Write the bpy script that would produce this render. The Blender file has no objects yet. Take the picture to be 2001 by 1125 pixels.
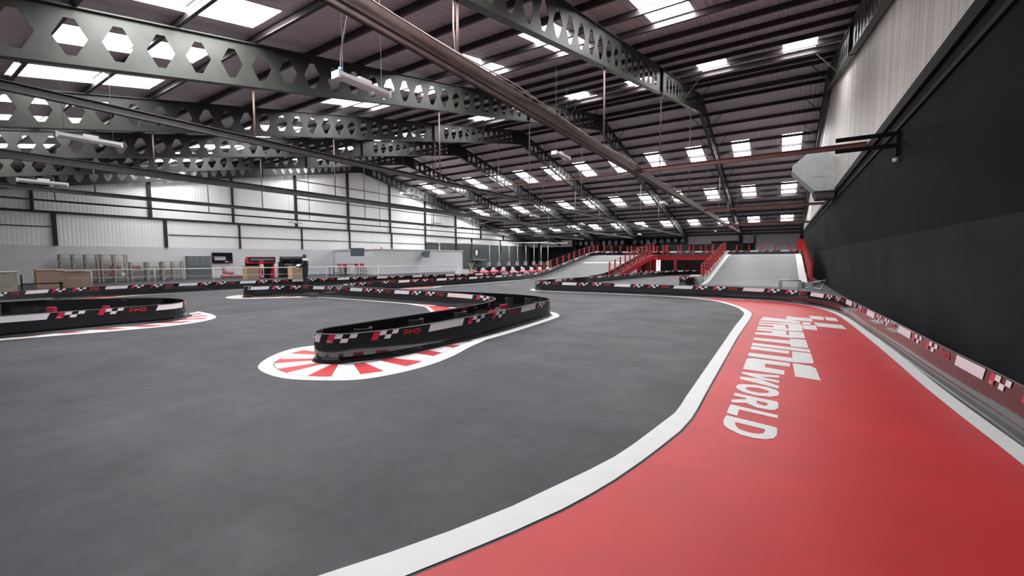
import bpy, math, random
from math import sin, cos, pi, sqrt, atan2, radians
from mathutils import Vector, Matrix
from mathutils.geometry import tessellate_polygon

random.seed(7)
SC = bpy.context.scene
COL = SC.collection

# ------------------------------------------------------------------ camera
PSI, PITCH, ROLL = 0.5711, 0.0694, 0.0036
cam_d = bpy.data.cameras.new('camera')
cam_d.sensor_width = 36.0
cam_d.lens = 820.2 * 36.0 / 2001.0
cam_d.clip_end = 400
cam = bpy.data.objects.new('camera', cam_d)
COL.objects.link(cam)
cam.matrix_world = (Matrix.Translation((0, 0, 1.49)) @ Matrix.Rotation(PSI, 4, 'Z')
                    @ Matrix.Rotation(pi / 2 - PITCH, 4, 'X') @ Matrix.Rotation(-ROLL, 4, 'Z'))
SC.camera = cam

# ------------------------------------------------------------------ world, exposure
world = bpy.data.worlds.new('world'); SC.world = world
world.use_nodes = True
bg = world.node_tree.nodes['Background']
bg.inputs[0].default_value = (0.93, 0.96, 1.0, 1)
bg.inputs[1].default_value = 0.45
SKYLIGHT = 21.0            # strength of the daylight coming through the roof lights
SC.view_settings.view_transform = 'Standard'
SC.view_settings.look = 'None'
SC.view_settings.gamma = 1.0
SC.view_settings.exposure = 0.33
try:
    SC.view_settings.use_curve_mapping = False
except Exception:
    pass
SC.cycles.use_denoising = True
SC.cycles.max_bounces = 8
SC.cycles.sample_clamp_indirect = 8.0
SC.cycles.sample_clamp_direct = 14.0

# ------------------------------------------------------------------ materials
def mat(name, col, rough=0.6, metal=0.0, spec=0.5, noise=0.0, nscale=4.0, bump=0.0, bscale=30.0, emit=0.0, coat=0.0):
    m = bpy.data.materials.new(name); m.use_nodes = True
    nt = m.node_tree; b = nt.nodes['Principled BSDF']
    b.inputs['Base Color'].default_value = (*col, 1)
    b.inputs['Roughness'].default_value = rough
    b.inputs['Metallic'].default_value = metal
    b.inputs['Specular IOR Level'].default_value = spec
    b.inputs['Coat Weight'].default_value = coat
    if emit:
        b.inputs['Emission Color'].default_value = (*col, 1)
        b.inputs['Emission Strength'].default_value = emit
    tc = nt.nodes.new('ShaderNodeTexCoord')
    if noise:
        n = nt.nodes.new('ShaderNodeTexNoise'); n.inputs['Scale'].default_value = nscale
        n.inputs['Detail'].default_value = 5; n.inputs['Roughness'].default_value = 0.6
        nt.links.new(tc.outputs['Object'], n.inputs['Vector'])
        r = nt.nodes.new('ShaderNodeMapRange')
        r.inputs['From Min'].default_value = 0.3; r.inputs['From Max'].default_value = 0.7
        r.inputs['To Min'].default_value = 1 - noise; r.inputs['To Max'].default_value = 1 + noise
        nt.links.new(n.outputs['Fac'], r.inputs['Value'])
        v = nt.nodes.new('ShaderNodeVectorMath'); v.operation = 'SCALE'
        v.inputs[0].default_value = col
        nt.links.new(r.outputs['Result'], v.inputs['Scale'])
        nt.links.new(v.outputs['Vector'], b.inputs['Base Color'])
    if bump:
        n2 = nt.nodes.new('ShaderNodeTexNoise'); n2.inputs['Scale'].default_value = bscale
        nt.links.new(tc.outputs['Object'], n2.inputs['Vector'])
        bp = nt.nodes.new('ShaderNodeBump'); bp.inputs['Strength'].default_value = bump
        bp.inputs['Distance'].default_value = 0.02
        nt.links.new(n2.outputs['Fac'], bp.inputs['Height'])
        nt.links.new(bp.outputs['Normal'], b.inputs['Normal'])
    return m

def sheet_mat(name, col, axis, pitch, rough=0.6, depth=0.03, noise=0.08, streak=None, stain=0.0):
    """profiled metal sheeting: ribs repeating along one object axis"""
    m = mat(name, col, rough)
    nt = m.node_tree; b = nt.nodes['Principled BSDF']
    tc = nt.nodes.new('ShaderNodeTexCoord')
    sep = nt.nodes.new('ShaderNodeSeparateXYZ'); nt.links.new(tc.outputs['Object'], sep.inputs[0])
    mu = nt.nodes.new('ShaderNodeMath'); mu.operation = 'MULTIPLY'; mu.inputs[1].default_value = 2 * pi / pitch
    nt.links.new(sep.outputs['XYZ'.index(axis)], mu.inputs[0])
    sn = nt.nodes.new('ShaderNodeMath'); sn.operation = 'SINE'; nt.links.new(mu.outputs[0], sn.inputs[0])
    cl = nt.nodes.new('ShaderNodeMapRange')
    cl.inputs['From Min'].default_value = -0.5; cl.inputs['From Max'].default_value = 0.5
    nt.links.new(sn.outputs[0], cl.inputs['Value'])
    bp = nt.nodes.new('ShaderNodeBump'); bp.inputs['Strength'].default_value = 1.0
    bp.inputs['Distance'].default_value = depth
    nt.links.new(cl.outputs['Result'], bp.inputs['Height']); nt.links.new(bp.outputs['Normal'], b.inputs['Normal'])
    n = nt.nodes.new('ShaderNodeTexNoise'); n.inputs['Scale'].default_value = 1.0
    mp = nt.nodes.new('ShaderNodeMapping'); nt.links.new(tc.outputs['Object'], mp.inputs['Vector'])
    sc = [0.35, 0.35, 0.35]
    if streak: sc['XYZ'.index(streak)] = 1.7; sc[2] = 0.06
    mp.inputs['Scale'].default_value = sc
    n.inputs['Detail'].default_value = 4
    nt.links.new(mp.outputs['Vector'], n.inputs['Vector'])
    r = nt.nodes.new('ShaderNodeMapRange'); r.inputs['From Min'].default_value = 0.3; r.inputs['From Max'].default_value = 0.7
    r.inputs['To Min'].default_value = 1 - noise; r.inputs['To Max'].default_value = 1 + noise * 0.5
    nt.links.new(n.outputs['Fac'], r.inputs['Value'])
    v = nt.nodes.new('ShaderNodeVectorMath'); v.operation = 'SCALE'; v.inputs[0].default_value = col
    nt.links.new(r.outputs['Result'], v.inputs['Scale']); nt.links.new(v.outputs['Vector'], b.inputs['Base Color'])
    return m

def floor_mat():
    m = mat('track_floor_paint', (0.056, 0.058, 0.067), 0.42, spec=0.35)
    nt = m.node_tree; b = nt.nodes['Principled BSDF']
    tc = nt.nodes.new('ShaderNodeTexCoord')
    def nz(scale, detail, mapscale=(1, 1, 1), rot=0.0):
        mp = nt.nodes.new('ShaderNodeMapping'); mp.inputs['Scale'].default_value = mapscale
        mp.inputs['Rotation'].default_value = (0, 0, rot)
        nt.links.new(tc.outputs['Object'], mp.inputs['Vector'])
        n = nt.nodes.new('ShaderNodeTexNoise'); n.inputs['Scale'].default_value = scale
        n.inputs['Detail'].default_value = detail; n.inputs['Roughness'].default_value = 0.62
        nt.links.new(mp.outputs['Vector'], n.inputs['Vector']); return n.outputs['Fac']
    def rng(s, a, b2, lo=0.3, hi=0.7):
        r = nt.nodes.new('ShaderNodeMapRange'); r.inputs['From Min'].default_value = lo; r.inputs['From Max'].default_value = hi
        r.inputs['To Min'].default_value = a; r.inputs['To Max'].default_value = b2
        nt.links.new(s, r.inputs['Value']); return r.outputs['Result']
    def mul(a, b2):
        x = nt.nodes.new('ShaderNodeMath'); x.operation = 'MULTIPLY'
        nt.links.new(a, x.inputs[0]); nt.links.new(b2, x.inputs[1]); return x.outputs[0]
    f = mul(rng(nz(0.7, 6), 0.84, 1.16), rng(nz(7, 8), 0.85, 1.16))
    f = mul(f, rng(nz(1.3, 4, (0.22, 1.6, 1), 0.5), 0.9, 1.1))
    f = mul(f, rng(nz(1.5, 4, (1.8, 0.2, 1), 0.35), 0.92, 1.1))
    f = mul(f, rng(nz(70, 3), 0.93, 1.08))
    # small pale specks of dust
    sp = rng(nz(38, 2), 1.0, 1.9, 0.73, 0.80)
    f = mul(f, sp)
    v = nt.nodes.new('ShaderNodeVectorMath'); v.operation = 'SCALE'; v.inputs[0].default_value = (0.056, 0.058, 0.067)
    nt.links.new(f, v.inputs['Scale']); nt.links.new(v.outputs['Vector'], b.inputs['Base Color'])
    nt.links.new(rng(nz(1.1, 5), 0.52, 0.68), b.inputs['Roughness'])
    return m

def brick_mat(name, col):
    m = mat(name, col, 0.85, spec=0.06)
    nt = m.node_tree; b = nt.nodes['Principled BSDF']
    tc = nt.nodes.new('ShaderNodeTexCoord')
    sep = nt.nodes.new('ShaderNodeSeparateXYZ'); nt.links.new(tc.outputs['Object'], sep.inputs[0])
    cb = nt.nodes.new('ShaderNodeCombineXYZ')
    nt.links.new(sep.outputs['Y'], cb.inputs[0]); nt.links.new(sep.outputs['Z'], cb.inputs[1])
    br = nt.nodes.new('ShaderNodeTexBrick'); br.inputs['Scale'].default_value = 1.0
    br.inputs['Brick Width'].default_value = 0.45; br.inputs['Row Height'].default_value = 0.225
    br.inputs['Mortar Size'].default_value = 0.012
    br.inputs['Color1'].default_value = (1, 1, 1, 1); br.inputs['Color2'].default_value = (0.92, 0.92, 0.92, 1)
    br.inputs['Mortar'].default_value = (0.5, 0.5, 0.5, 1)
    nt.links.new(cb.outputs[0], br.inputs['Vector'])
    bp = nt.nodes.new('ShaderNodeBump'); bp.inputs['Strength'].default_value = 0.35; bp.inputs['Distance'].default_value = 0.008
    nt.links.new(br.outputs['Color'], bp.inputs['Height']); nt.links.new(bp.outputs['Normal'], b.inputs['Normal'])
    n = nt.nodes.new('ShaderNodeTexNoise'); n.inputs['Scale'].default_value = 0.9; n.inputs['Detail'].default_value = 6
    nt.links.new(tc.outputs['Object'], n.inputs['Vector'])
    r = nt.nodes.new('ShaderNodeMapRange'); r.inputs['From Min'].default_value = 0.3; r.inputs['From Max'].default_value = 0.7
    r.inputs['To Min'].default_value = 0.75; r.inputs['To Max'].default_value = 1.25
    nt.links.new(n.outputs['Fac'], r.inputs['Value'])
    v = nt.nodes.new('ShaderNodeVectorMath'); v.operation = 'SCALE'; v.inputs[0].default_value = col
    nt.links.new(r.outputs['Result'], v.inputs['Scale']); nt.links.new(v.outputs['Vector'], b.inputs['Base Color'])
    return m

M = {}
M['floor'] = floor_mat()
M['redfloor'] = mat('red_floor_paint', (0.66, 0.038, 0.048), 0.48, noise=0.10, nscale=1.2)
M['whitepaint'] = mat('white_line_paint', (0.86, 0.86, 0.86), 0.5, noise=0.03, nscale=6)
M['kerbred'] = mat('kerb_red_paint', (0.60, 0.05, 0.055), 0.5, noise=0.06, nscale=5)
M['roof'] = sheet_mat('roof_sheet', (0.68, 0.59, 0.61), 'X', 0.25, 0.5, 0.03, 0.10)
M['glow'] = mat('translucent_roof_pane', (1.0, 1.0, 1.0), 0.5, emit=SKYLIGHT)
M['glowdim'] = mat('dimmed_roof_pane', (1.0, 1.0, 1.0), 0.5, emit=SKYLIGHT*0.38)  # near left panes, emission lowered only to darken the floor below them
M['steel'] = mat('grey_green_beam_paint', (0.050, 0.053, 0.047), 0.5, metal=0.3, noise=0.25, nscale=1.5)
M['purlin'] = mat('dark_purlin_steel', (0.050, 0.040, 0.042), 0.4, metal=0.35, noise=0.2, nscale=2)
M['rust'] = mat('brown_painted_channel', (0.085, 0.052, 0.046), 0.5, metal=0.2, noise=0.35, nscale=3)
M['greyrail'] = mat('grey_painted_tube', (0.075, 0.072, 0.070), 0.5, metal=0.2, noise=0.2, nscale=3)
M['rodbrown'] = mat('brown_grey_rod', (0.17, 0.11, 0.09), 0.5, noise=0.2, nscale=3)
M['redoxide'] = mat('red_oxide_steel', (0.15, 0.045, 0.040), 0.55, noise=0.25, nscale=2)
M['clad'] = sheet_mat('white_wall_cladding', (0.82, 0.81, 0.815), 'Y', 0.2, 0.6, 0.007, 0.04, streak='Y')
M['cladbeige'] = sheet_mat('weathered_beige_cladding', (0.52, 0.48, 0.45), 'Y', 0.33, 0.55, 0.04, 0.30, streak='Y')
M['cladback'] = sheet_mat('back_wall_cladding', (0.9, 0.84, 0.87), 'X', 0.2, 0.6, 0.02, 0.06, streak='X')
M['darkclad'] = sheet_mat('charcoal_cladding', (0.085, 0.09, 0.093), 'Y', 0.3, 0.6, 0.05, 0.1, streak='Y')
M['greywall'] = mat('pale_grey_painted_wall', (0.60, 0.61, 0.63), 0.7, noise=0.03, nscale=0.6)
M['blackbrick'] = brick_mat('black_painted_blockwork', (0.0085, 0.008, 0.0088))
M['greybrick'] = brick_mat('dark_grey_painted_blockwork', (0.021, 0.0215, 0.0245))
M['black'] = mat('matt_black_paint', (0.010, 0.010, 0.011), 0.75, spec=0.12)
M['darksteel'] = mat('near_black_steel', (0.022, 0.021, 0.022), 0.5, metal=0.3)
M['plastic'] = mat('glossy_black_barrier_plastic', (0.008, 0.008, 0.010), 0.08, spec=1.0)
M['skirt'] = mat('matt_barrier_skirt', (0.012, 0.012, 0.013), 0.32, spec=0.4)
M['edge'] = mat('worn_barrier_rim', (0.16, 0.16, 0.17), 0.4)
M['bracket'] = mat('black_bracket_plastic', (0.03, 0.03, 0.032), 0.35)
M['stwhite'] = mat('white_sticker', (0.78, 0.76, 0.80), 0.35)
M['stred'] = mat('crimson_sticker', (0.56, 0.02, 0.06), 0.35)
M['textred'] = mat('red_sticker_lettering', (0.62, 0.025, 0.03), 0.4)
M['steelbolt'] = mat('zinc_bolt', (0.7, 0.7, 0.7), 0.3, metal=0.8)
M['railred'] = mat('bright_red_steel', (0.55, 0.012, 0.022), 0.42)
M['darkred'] = mat('red_net', (0.22, 0.008, 0.014), 0.6)
M['wire'] = mat('steel_wire', (0.10, 0.12, 0.12), 0.4, metal=0.6)
M['ramp'] = mat('ramp_deck_coating', (0.125, 0.13, 0.138), 0.55, noise=0.12, nscale=0.8)
M['galv'] = mat('galvanised_steel', (0.50, 0.52, 0.52), 0.4, metal=0.35, noise=0.2, nscale=9)
M['duct'] = mat('galvanised_duct_sheet', (0.42, 0.45, 0.45), 0.45, metal=0.2, noise=0.12, nscale=3)
M['ductdark'] = mat('duct_opening_dark', (0.05, 0.045, 0.04), 0.7)
M['lampw'] = mat('white_lamp_housing', (0.74, 0.72, 0.74), 0.4)
M['blue'] = mat('blue_connector', (0.05, 0.14, 0.30), 0.4)
M['cable'] = mat('beige_cable', (0.46, 0.38, 0.35), 0.6)
M['timber'] = mat('pale_timber', (0.36, 0.32, 0.27), 0.7, noise=0.2, nscale=6)
M['card'] = mat('brown_chipboard', (0.30, 0.21, 0.15), 0.75, noise=0.08, nscale=6)
M['cardlight'] = mat('light_ply_edge', (0.62, 0.38, 0.22), 0.7)
M['locker'] = mat('grey_locker_steel', (0.17, 0.19, 0.20), 0.4, metal=0.2)
M['screen'] = mat('dark_screen', (0.006, 0.006, 0.012), 0.2)
M['screentext'] = mat('screen_grey_bar', (0.35, 0.36, 0.38), 0.4, emit=0.25)
M['pinkbag'] = mat('dusty_red_cover', (0.40, 0.17, 0.17), 0.8, noise=0.2, nscale=8)
M['white'] = mat('white_gloss', (0.8, 0.8, 0.8), 0.3)
M['offwhite'] = mat('white_coated_tube', (0.66, 0.66, 0.66), 0.4)
M['teal'] = mat('blue_grey_screen_back', (0.10, 0.15, 0.17), 0.5)
M['door'] = mat('warm_timber_door', (0.58, 0.36, 0.17), 0.5)
M['daylight'] = mat('daylit_opening', (1.0, 0.96, 0.90), 0.5, emit=2.2)
M['skin'] = mat('skin', (0.52, 0.30, 0.22), 0.55)
M['navy'] = mat('dark_overall_cloth', (0.012, 0.013, 0.03), 0.8)
M['hair'] = mat('short_dark_hair', (0.05, 0.035, 0.03), 0.7)
M['blueref'] = mat('blue_jeans_cloth', (0.02, 0.03, 0.12), 0.8)
M['rubber'] = mat('tyre_rubber', (0.015, 0.015, 0.015), 0.7)
M['vent'] = mat('fan_grey', (0.35, 0.36, 0.36), 0.5)
M['plant'] = mat('dry_straw_stalk', (0.62, 0.55, 0.35), 0.7)

# ------------------------------------------------------------------ mesh helpers
class MB:
    def __init__(s): s.v = []; s.f = []; s.m = []
    def quad(s, a, b, c, d, mi=0):
        n = len(s.v); s.v += [tuple(a), tuple(b), tuple(c), tuple(d)]; s.f.append((n, n+1, n+2, n+3)); s.m.append(mi)
    def poly(s, pts, mi=0):
        n = len(s.v); s.v += [tuple(p) for p in pts]; s.f.append(tuple(range(n, n+len(pts)))); s.m.append(mi)
    def box(s, x0, y0, z0, x1, y1, z1, mi=0):
        n = len(s.v)
        s.v += [(x0,y0,z0),(x1,y0,z0),(x1,y1,z0),(x0,y1,z0),(x0,y0,z1),(x1,y0,z1),(x1,y1,z1),(x0,y1,z1)]
        for q in ((0,3,2,1),(4,5,6,7),(0,1,5,4),(1,2,6,5),(2,3,7,6),(3,0,4,7)):
            s.f.append(tuple(n+i for i in q)); s.m.append(mi)
        return s
    def bar(s, p, q, w, h, up=(0,0,1), mi=0):
        p = Vector(p); q = Vector(q); d = (q-p).normalized(); u = Vector(up)
        if abs(d.dot(u)) > 0.98: u = Vector((1,0,0))
        a = d.cross(u).normalized(); b = a.cross(d).normalized()
        n = len(s.v)
        for c in (p, q):
            for i, j in ((-1,-1),(1,-1),(1,1),(-1,1)):
                s.v.append(tuple(c + a*(w/2*i) + b*(h/2*j)))
        for f in ((0,1,2,3),(7,6,5,4),(0,4,5,1),(1,5,6,2),(2,6,7,3),(3,7,4,0)):
            s.f.append(tuple(n+i for i in f)); s.m.append(mi)
        return s
    def tube(s, pts, r, n=8, mi=0, cap=True, radii=None):
        pts = [Vector(p) for p in pts]; N = len(pts); base = len(s.v)
        prev = None
        for i, p in enumerate(pts):
            d = (pts[min(i+1, N-1)] - pts[max(i-1, 0)]).normalized()
            if prev is None:
                u = Vector((0,0,1)) if abs(d.z) < 0.9 else Vector((1,0,0))
                a = d.cross(u).normalized()
            else:
                a = (prev - d*prev.dot(d)).normalized()
            prev = a; b = d.cross(a)
            rr = radii[i] if radii else r
            for k in range(n):
                t = 2*pi*k/n
                s.v.append(tuple(p + a*cos(t)*rr + b*sin(t)*rr))
        for i in range(N-1):
            for k in range(n):
                k2 = (k+1) % n
                s.f.append((base+i*n+k, base+i*n+k2, base+(i+1)*n+k2, base+(i+1)*n+k)); s.m.append(mi)
        if cap:
            s.f.append(tuple(base+k for k in reversed(range(n)))); s.m.append(mi)
            s.f.append(tuple(base+(N-1)*n+k for k in range(n))); s.m.append(mi)
        return s
    def prism(s, poly, z0, z1, mi=0, fr=None):
        """poly in 2D; fr maps (u,v,w)->3D"""
        fr = fr or (lambda u, v, w: (u, v, w))
        n = len(s.v); N = len(poly)
        for w in (z0, z1):
            for u, v in poly: s.v.append(tuple(fr(u, v, w)))
        s.f.append(tuple(n+i for i in reversed(range(N)))); s.m.append(mi)
        s.f.append(tuple(n+N+i for i in range(N))); s.m.append(mi)
        for i in range(N):
            j = (i+1) % N
            s.f.append((n+i, n+j, n+N+j, n+N+i)); s.m.append(mi)
        return s
    def lathe(s, prof, c=(0,0,0), n=16, mi=0, ax='z', sx=1, sy=1):
        base = len(s.v)
        for r, h in prof:
            for k in range(n):
                t = 2*pi*k/n; x = r*cos(t)*sx; y = r*sin(t)*sy
                p = {'z': (x, y, h), 'x': (h, x, y), 'y': (x, h, y)}[ax]
                s.v.append((c[0]+p[0], c[1]+p[1], c[2]+p[2]))
        for i in range(len(prof)-1):
            for k in range(n):
                k2 = (k+1) % n
                s.f.append((base+i*n+k, base+i*n+k2, base+(i+1)*n+k2, base+(i+1)*n+k)); s.m.append(mi)
        return s
    def flat(s, loops, z, mi=0):
        """tessellated flat polygon, first loop outer, rest holes"""
        vl = [[Vector((x, y, 0)) for x, y in l] for l in loops]
        tris = tessellate_polygon(vl)
        allv = [p for l in vl for p in l]; n = len(s.v)
        s.v += [(p.x, p.y, z) for p in allv]
        for t in tris:
            a, b, c = (allv[i] for i in t)
            if (b-a).cross(c-a).z < 0: t = (t[0], t[2], t[1])
            s.f.append(tuple(n+i for i in t)); s.m.append(mi)
        return s
    def build(s, name, mats, parent=None, smooth=False, loc=None):
        me = bpy.data.meshes.new(name)
        v = s.v
        if loc: v = [(a-loc[0], b-loc[1], c-loc[2]) for a, b, c in v]
        me.from_pydata(v, [], s.f)
        if not isinstance(mats, (list, tuple)): mats = [mats]
        for k in mats: me.materials.append(M[k])
        if len(mats) > 1: me.polygons.foreach_set('material_index', s.m)
        if smooth: me.polygons.foreach_set('use_smooth', [True]*len(s.f))
        me.update()
        o = bpy.data.objects.new(name, me); COL.objects.link(o)
        if loc: o.location = loc
        if parent: o.parent = parent
        return o

def tag(o, label, cat, group=None, kind=None):
    o['label'] = label; o['category'] = cat
    if group: o['group'] = group
    if kind: o['kind'] = kind
    return o
def structure(o, label=None):
    o['kind'] = 'structure'
    if label: o['label'] = label
    return o
def empty(name, loc, label, cat, group=None, rz=0.0):
    o = bpy.data.objects.new(name, None); COL.objects.link(o)
    o.empty_display_size = 0.2
    o.location = loc; o.rotation_euler = (0, 0, rz)
    return tag(o, label, cat, group)
def copy_tree(o, loc, label, rz=None, group=None):
    c = o.copy(); COL.objects.link(c); c.location = loc
    if rz is not None: c.rotation_euler = (0, 0, rz)
    c['label'] = label
    if group: c['group'] = group
    for ch in o.children:
        d = ch.copy(); COL.objects.link(d); d.parent = c
        for g in ch.children:
            e = g.copy(); COL.objects.link(e); e.parent = d
    return c

# ------------------------------------------------------------------ building dimensions
WX = 2.04                # right gable wall
BAY = 6.9
FX = [WX - BAY*k for k in range(7)]
RY, RH, RT = 30.48, 12.33, 0.2047      # ridge position, height, roof slope
Y0, Y1 = -6.4, 67.7
def roof_z(y): return RH - RT*abs(y - RY)
GX = -39.6               # left gable wall face
# ------------------------------------------------------------------ floor
f = MB().box(GX-0.3, -9, -0.2, WX+0.3, Y1+0.3, 0.0).build('floor', 'floor'); structure(f)

# ------------------------------------------------------------------ roof with its roof lights
panes = []       # (x0,x1,y0,y1,ydiv)
for row, (y0, y1, yd) in enumerate(((38.25, 41.65, 39.95), (48.3, 51.5, 49.95), (58.35, 61.5, 59.95),
                                     (21.5, 24.0, 22.6), (11.6, 14.2, 12.6))):
    for j in range(12):
        xc = WX - 1.72 - 3.45*j
        if row == 4 and j == 0: continue
        panes.append((xc-0.62, xc+0.62, y0, y1, yd))
for j in range(-2, 7):  # the two rightmost panes are out of view, added to brighten the near floor
    xc = -10.65 - 3.45*j
    if xc - 0.7 > GX and xc + 0.7 < WX: panes.append((xc-0.66, xc+0.66, 2.5, 5.7, 4.2))
def roof_mesh():
    mb = MB()
    ys = sorted(set([Y0, RY, Y1] + [p[2] for p in panes] + [p[3] for p in panes]))
    for i in range(len(ys)-1):
        a, b = ys[i], ys[i+1]
        holes = sorted((p[0], p[1]) for p in panes if p[2] <= a+1e-6 and p[3] >= b-1e-6)
        x = GX - 0.3; segs = []
        for h0, h1 in holes: segs.append((x, h0)); x = h1
        segs.append((x, WX + 0.3))
        za, zb = roof_z(a), roof_z(b)
        for x0, x1 in segs:
            mb.quad((x0,a,za),(x0,b,zb),(x1,b,zb),(x1,a,za))
            mb.quad((x0,a,za+0.12),(x1,a,za+0.12),(x1,b,zb+0.12),(x0,b,zb+0.12))
        for h0, h1 in holes:
            for xx in (h0, h1): mb.quad((xx,a,za),(xx,b,zb),(xx,b,zb+0.12),(xx,a,za+0.12))
    return mb
structure(roof_mesh().build('ceiling', 'roof'))
for i, (x0, x1, y0, y1, yd) in enumerate(panes):
    mb = MB()
    for a, b in ((y0, yd-0.05), (yd+0.05, y1)):
        za, zb = roof_z(a)+0.02, roof_z(b)+0.02
        mb.quad((x0,a,za),(x0,b,zb),(x1,b,zb),(x1,a,za))
        mb.quad((x0,a,za+0.03),(x1,a,za+0.03),(x1,b,zb+0.03),(x0,b,zb+0.03))
    structure(mb.build('window_%d' % (i+1), 'glowdim' if y0 < 5 and x1 < -12 else 'glow'))

# ------------------------------------------------------------------ purlins
def purlin(y, h=0.2):
    z = roof_z(y)
    mb = MB()
    # Z section: web and two lips
    mb.box(GX, y-0.012, z-h-0.02, WX, y+0.012, z-0.02)
    mb.box(GX, y-0.07, z-h-0.03, WX, y+0.012, z-h-0.012)
    mb.box(GX, y-0.012, z-0.035, WX, y+0.07, z-0.017)
    return mb.build('purlin', 'purlin')
py = [39.95 + 1.667*k for k in range(-5, 17)]
for y in py:
    if y < Y1: tag(purlin(y), 'long dark steel purlin running across the far roof slope beyond the ridge', 'roof beam', 'purlins of the far roof slope')
for k in range(-3, 18):
    y = 22.6 - 1.667*k
    if y > Y0: tag(purlin(y), 'long dark steel purlin running across the near roof slope above the track', 'roof beam', 'purlins of the near roof slope')
tag(purlin(RY+0.35, 0.26), 'deep dark purlin just beyond the ridge of the roof', 'roof beam')

# ------------------------------------------------------------------ castellated rafters
def rafter(x, label):
    sides = (-1,) if x > 1 else (1,) if x < GX+1 else (-1, 1)
    r = empty('castellated_rafter', (x, RY, 0), label, 'roof truss')
    p = 0.72
    for sgn, yend, nm in ((-1, Y0, 'near_beam'), (1, Y1-1.5, 'far_beam')):
        mb = MB()
        L = abs(yend - RY)
        n = int(L/p)
        for q in range(n+1):
            off = 0.45 if sgn < 0 else 0.0
            s0 = max(q*p-off, 0.0); s1 = min((q+1)*p-off, L)
            full = s1 - s0 > p-1e-6 and q > 0 and q != 14 and q != 15
            def P(s, d, o):   # s along slope from the ridge, d below the roof
                return (o, sgn*s, RH - RT*s - d)
            T, Bm, C1, C2, mid = 0.24, 1.32, 0.44, 1.14, 0.79
            for o in (-0.008, 0.008):
                if not full:
                    mb.poly([P(s0,T,o), P(s1,T,o), P(s1,Bm,o), P(s0,Bm,o)]); continue
                a, b, c, d = s0+0.105, s0+0.285, s0+p-0.285, s0+p-0.105
                mb.poly([P(s0,T,o), P(b,T,o), P(b,C1,o), P(a,mid,o), P(s0,mid,o)])
                mb.poly([P(b,T,o), P(c,T,o), P(c,C1,o), P(b,C1,o)])
                mb.poly([P(c,T,o), P(s1,T,o), P(s1,mid,o), P(d,mid,o), P(c,C1,o)])
                mb.poly([P(s0,mid,o), P(a,mid,o), P(b,C2,o), P(b,Bm,o), P(s0,Bm,o)])
                mb.poly([P(b,C2,o), P(c,C2,o), P(c,Bm,o), P(b,Bm,o)])
                mb.poly([P(c,C2,o), P(d,mid,o), P(s1,mid,o), P(s1,Bm,o), P(c,Bm,o)])
            if full:
                ring = [(a,mid),(b,C1),(c,C1),(d,mid),(c,C2),(b,C2)]
                for i in range(6):
                    (u0,v0),(u1,v1) = ring[i], ring[(i+1)%6]
                    mb.quad(P(u0,v0,-0.008), P(u1,v1,-0.008), P(u1,v1,0.008), P(u0,v0,0.008))
        e = (0, sgn*L, RH-RT*L)
        for d, w in ((0.24, 0.2), (1.32, 0.2)):
            mb.bar((0, 0, RH-d), (0, e[1], e[2]-d), w, 0.028)
        mb.build(nm, 'steel', r)
    # bolted splice plates
    for y in (20.0, 41.0):
        z = roof_z(y); dy = y-RY
        MB().box(-0.11, dy-0.03, z-1.36, 0.11, dy+0.03, z-0.22).build('splice_plate', 'darksteel', r)
    MB().prism([(-1.3, RH-1.32-0.27), (0, RH-1.36), (1.3, RH-1.32-0.27), (1.3, RH-0.55), (0, RH-0.26), (-1.3, RH-0.55)],
               -0.03, 0.03, fr=lambda u, v, w: (w, u, v)).build('apex_plate', 'darksteel', r)
    for i, y in enumerate([24.3, 27.6] + [33.28+3.334*k for k in range(0, 9)]):
        z = roof_z(y)
        mb = MB()
        for sx in sides:
            mb.bar((0.05*sx, y-RY, z-1.3), (0.95*sx, y-RY, z-0.2), 0.035, 0.035)
        mb.build('stay_rod', 'darksteel', r)
    return r
names = ['castellated steel rafter against the right gable wall',
         'castellated steel rafter above the second bay, nearest one right of the brown rail',
         'castellated steel rafter crossing the upper left, with the largest hexagonal holes',
         'castellated steel rafter, third back from the near right, under the left roof lights',
         'castellated steel rafter, third before the white gable wall',
         'castellated steel rafter, next but one to the white gable wall',
         'castellated steel rafter standing closest to the white gable wall']
for k in range(7):
    rafter(FX[k] if k < 6 else GX+0.35, names[k]) if k else rafter(FX[0]-0.16, names[0])

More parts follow.
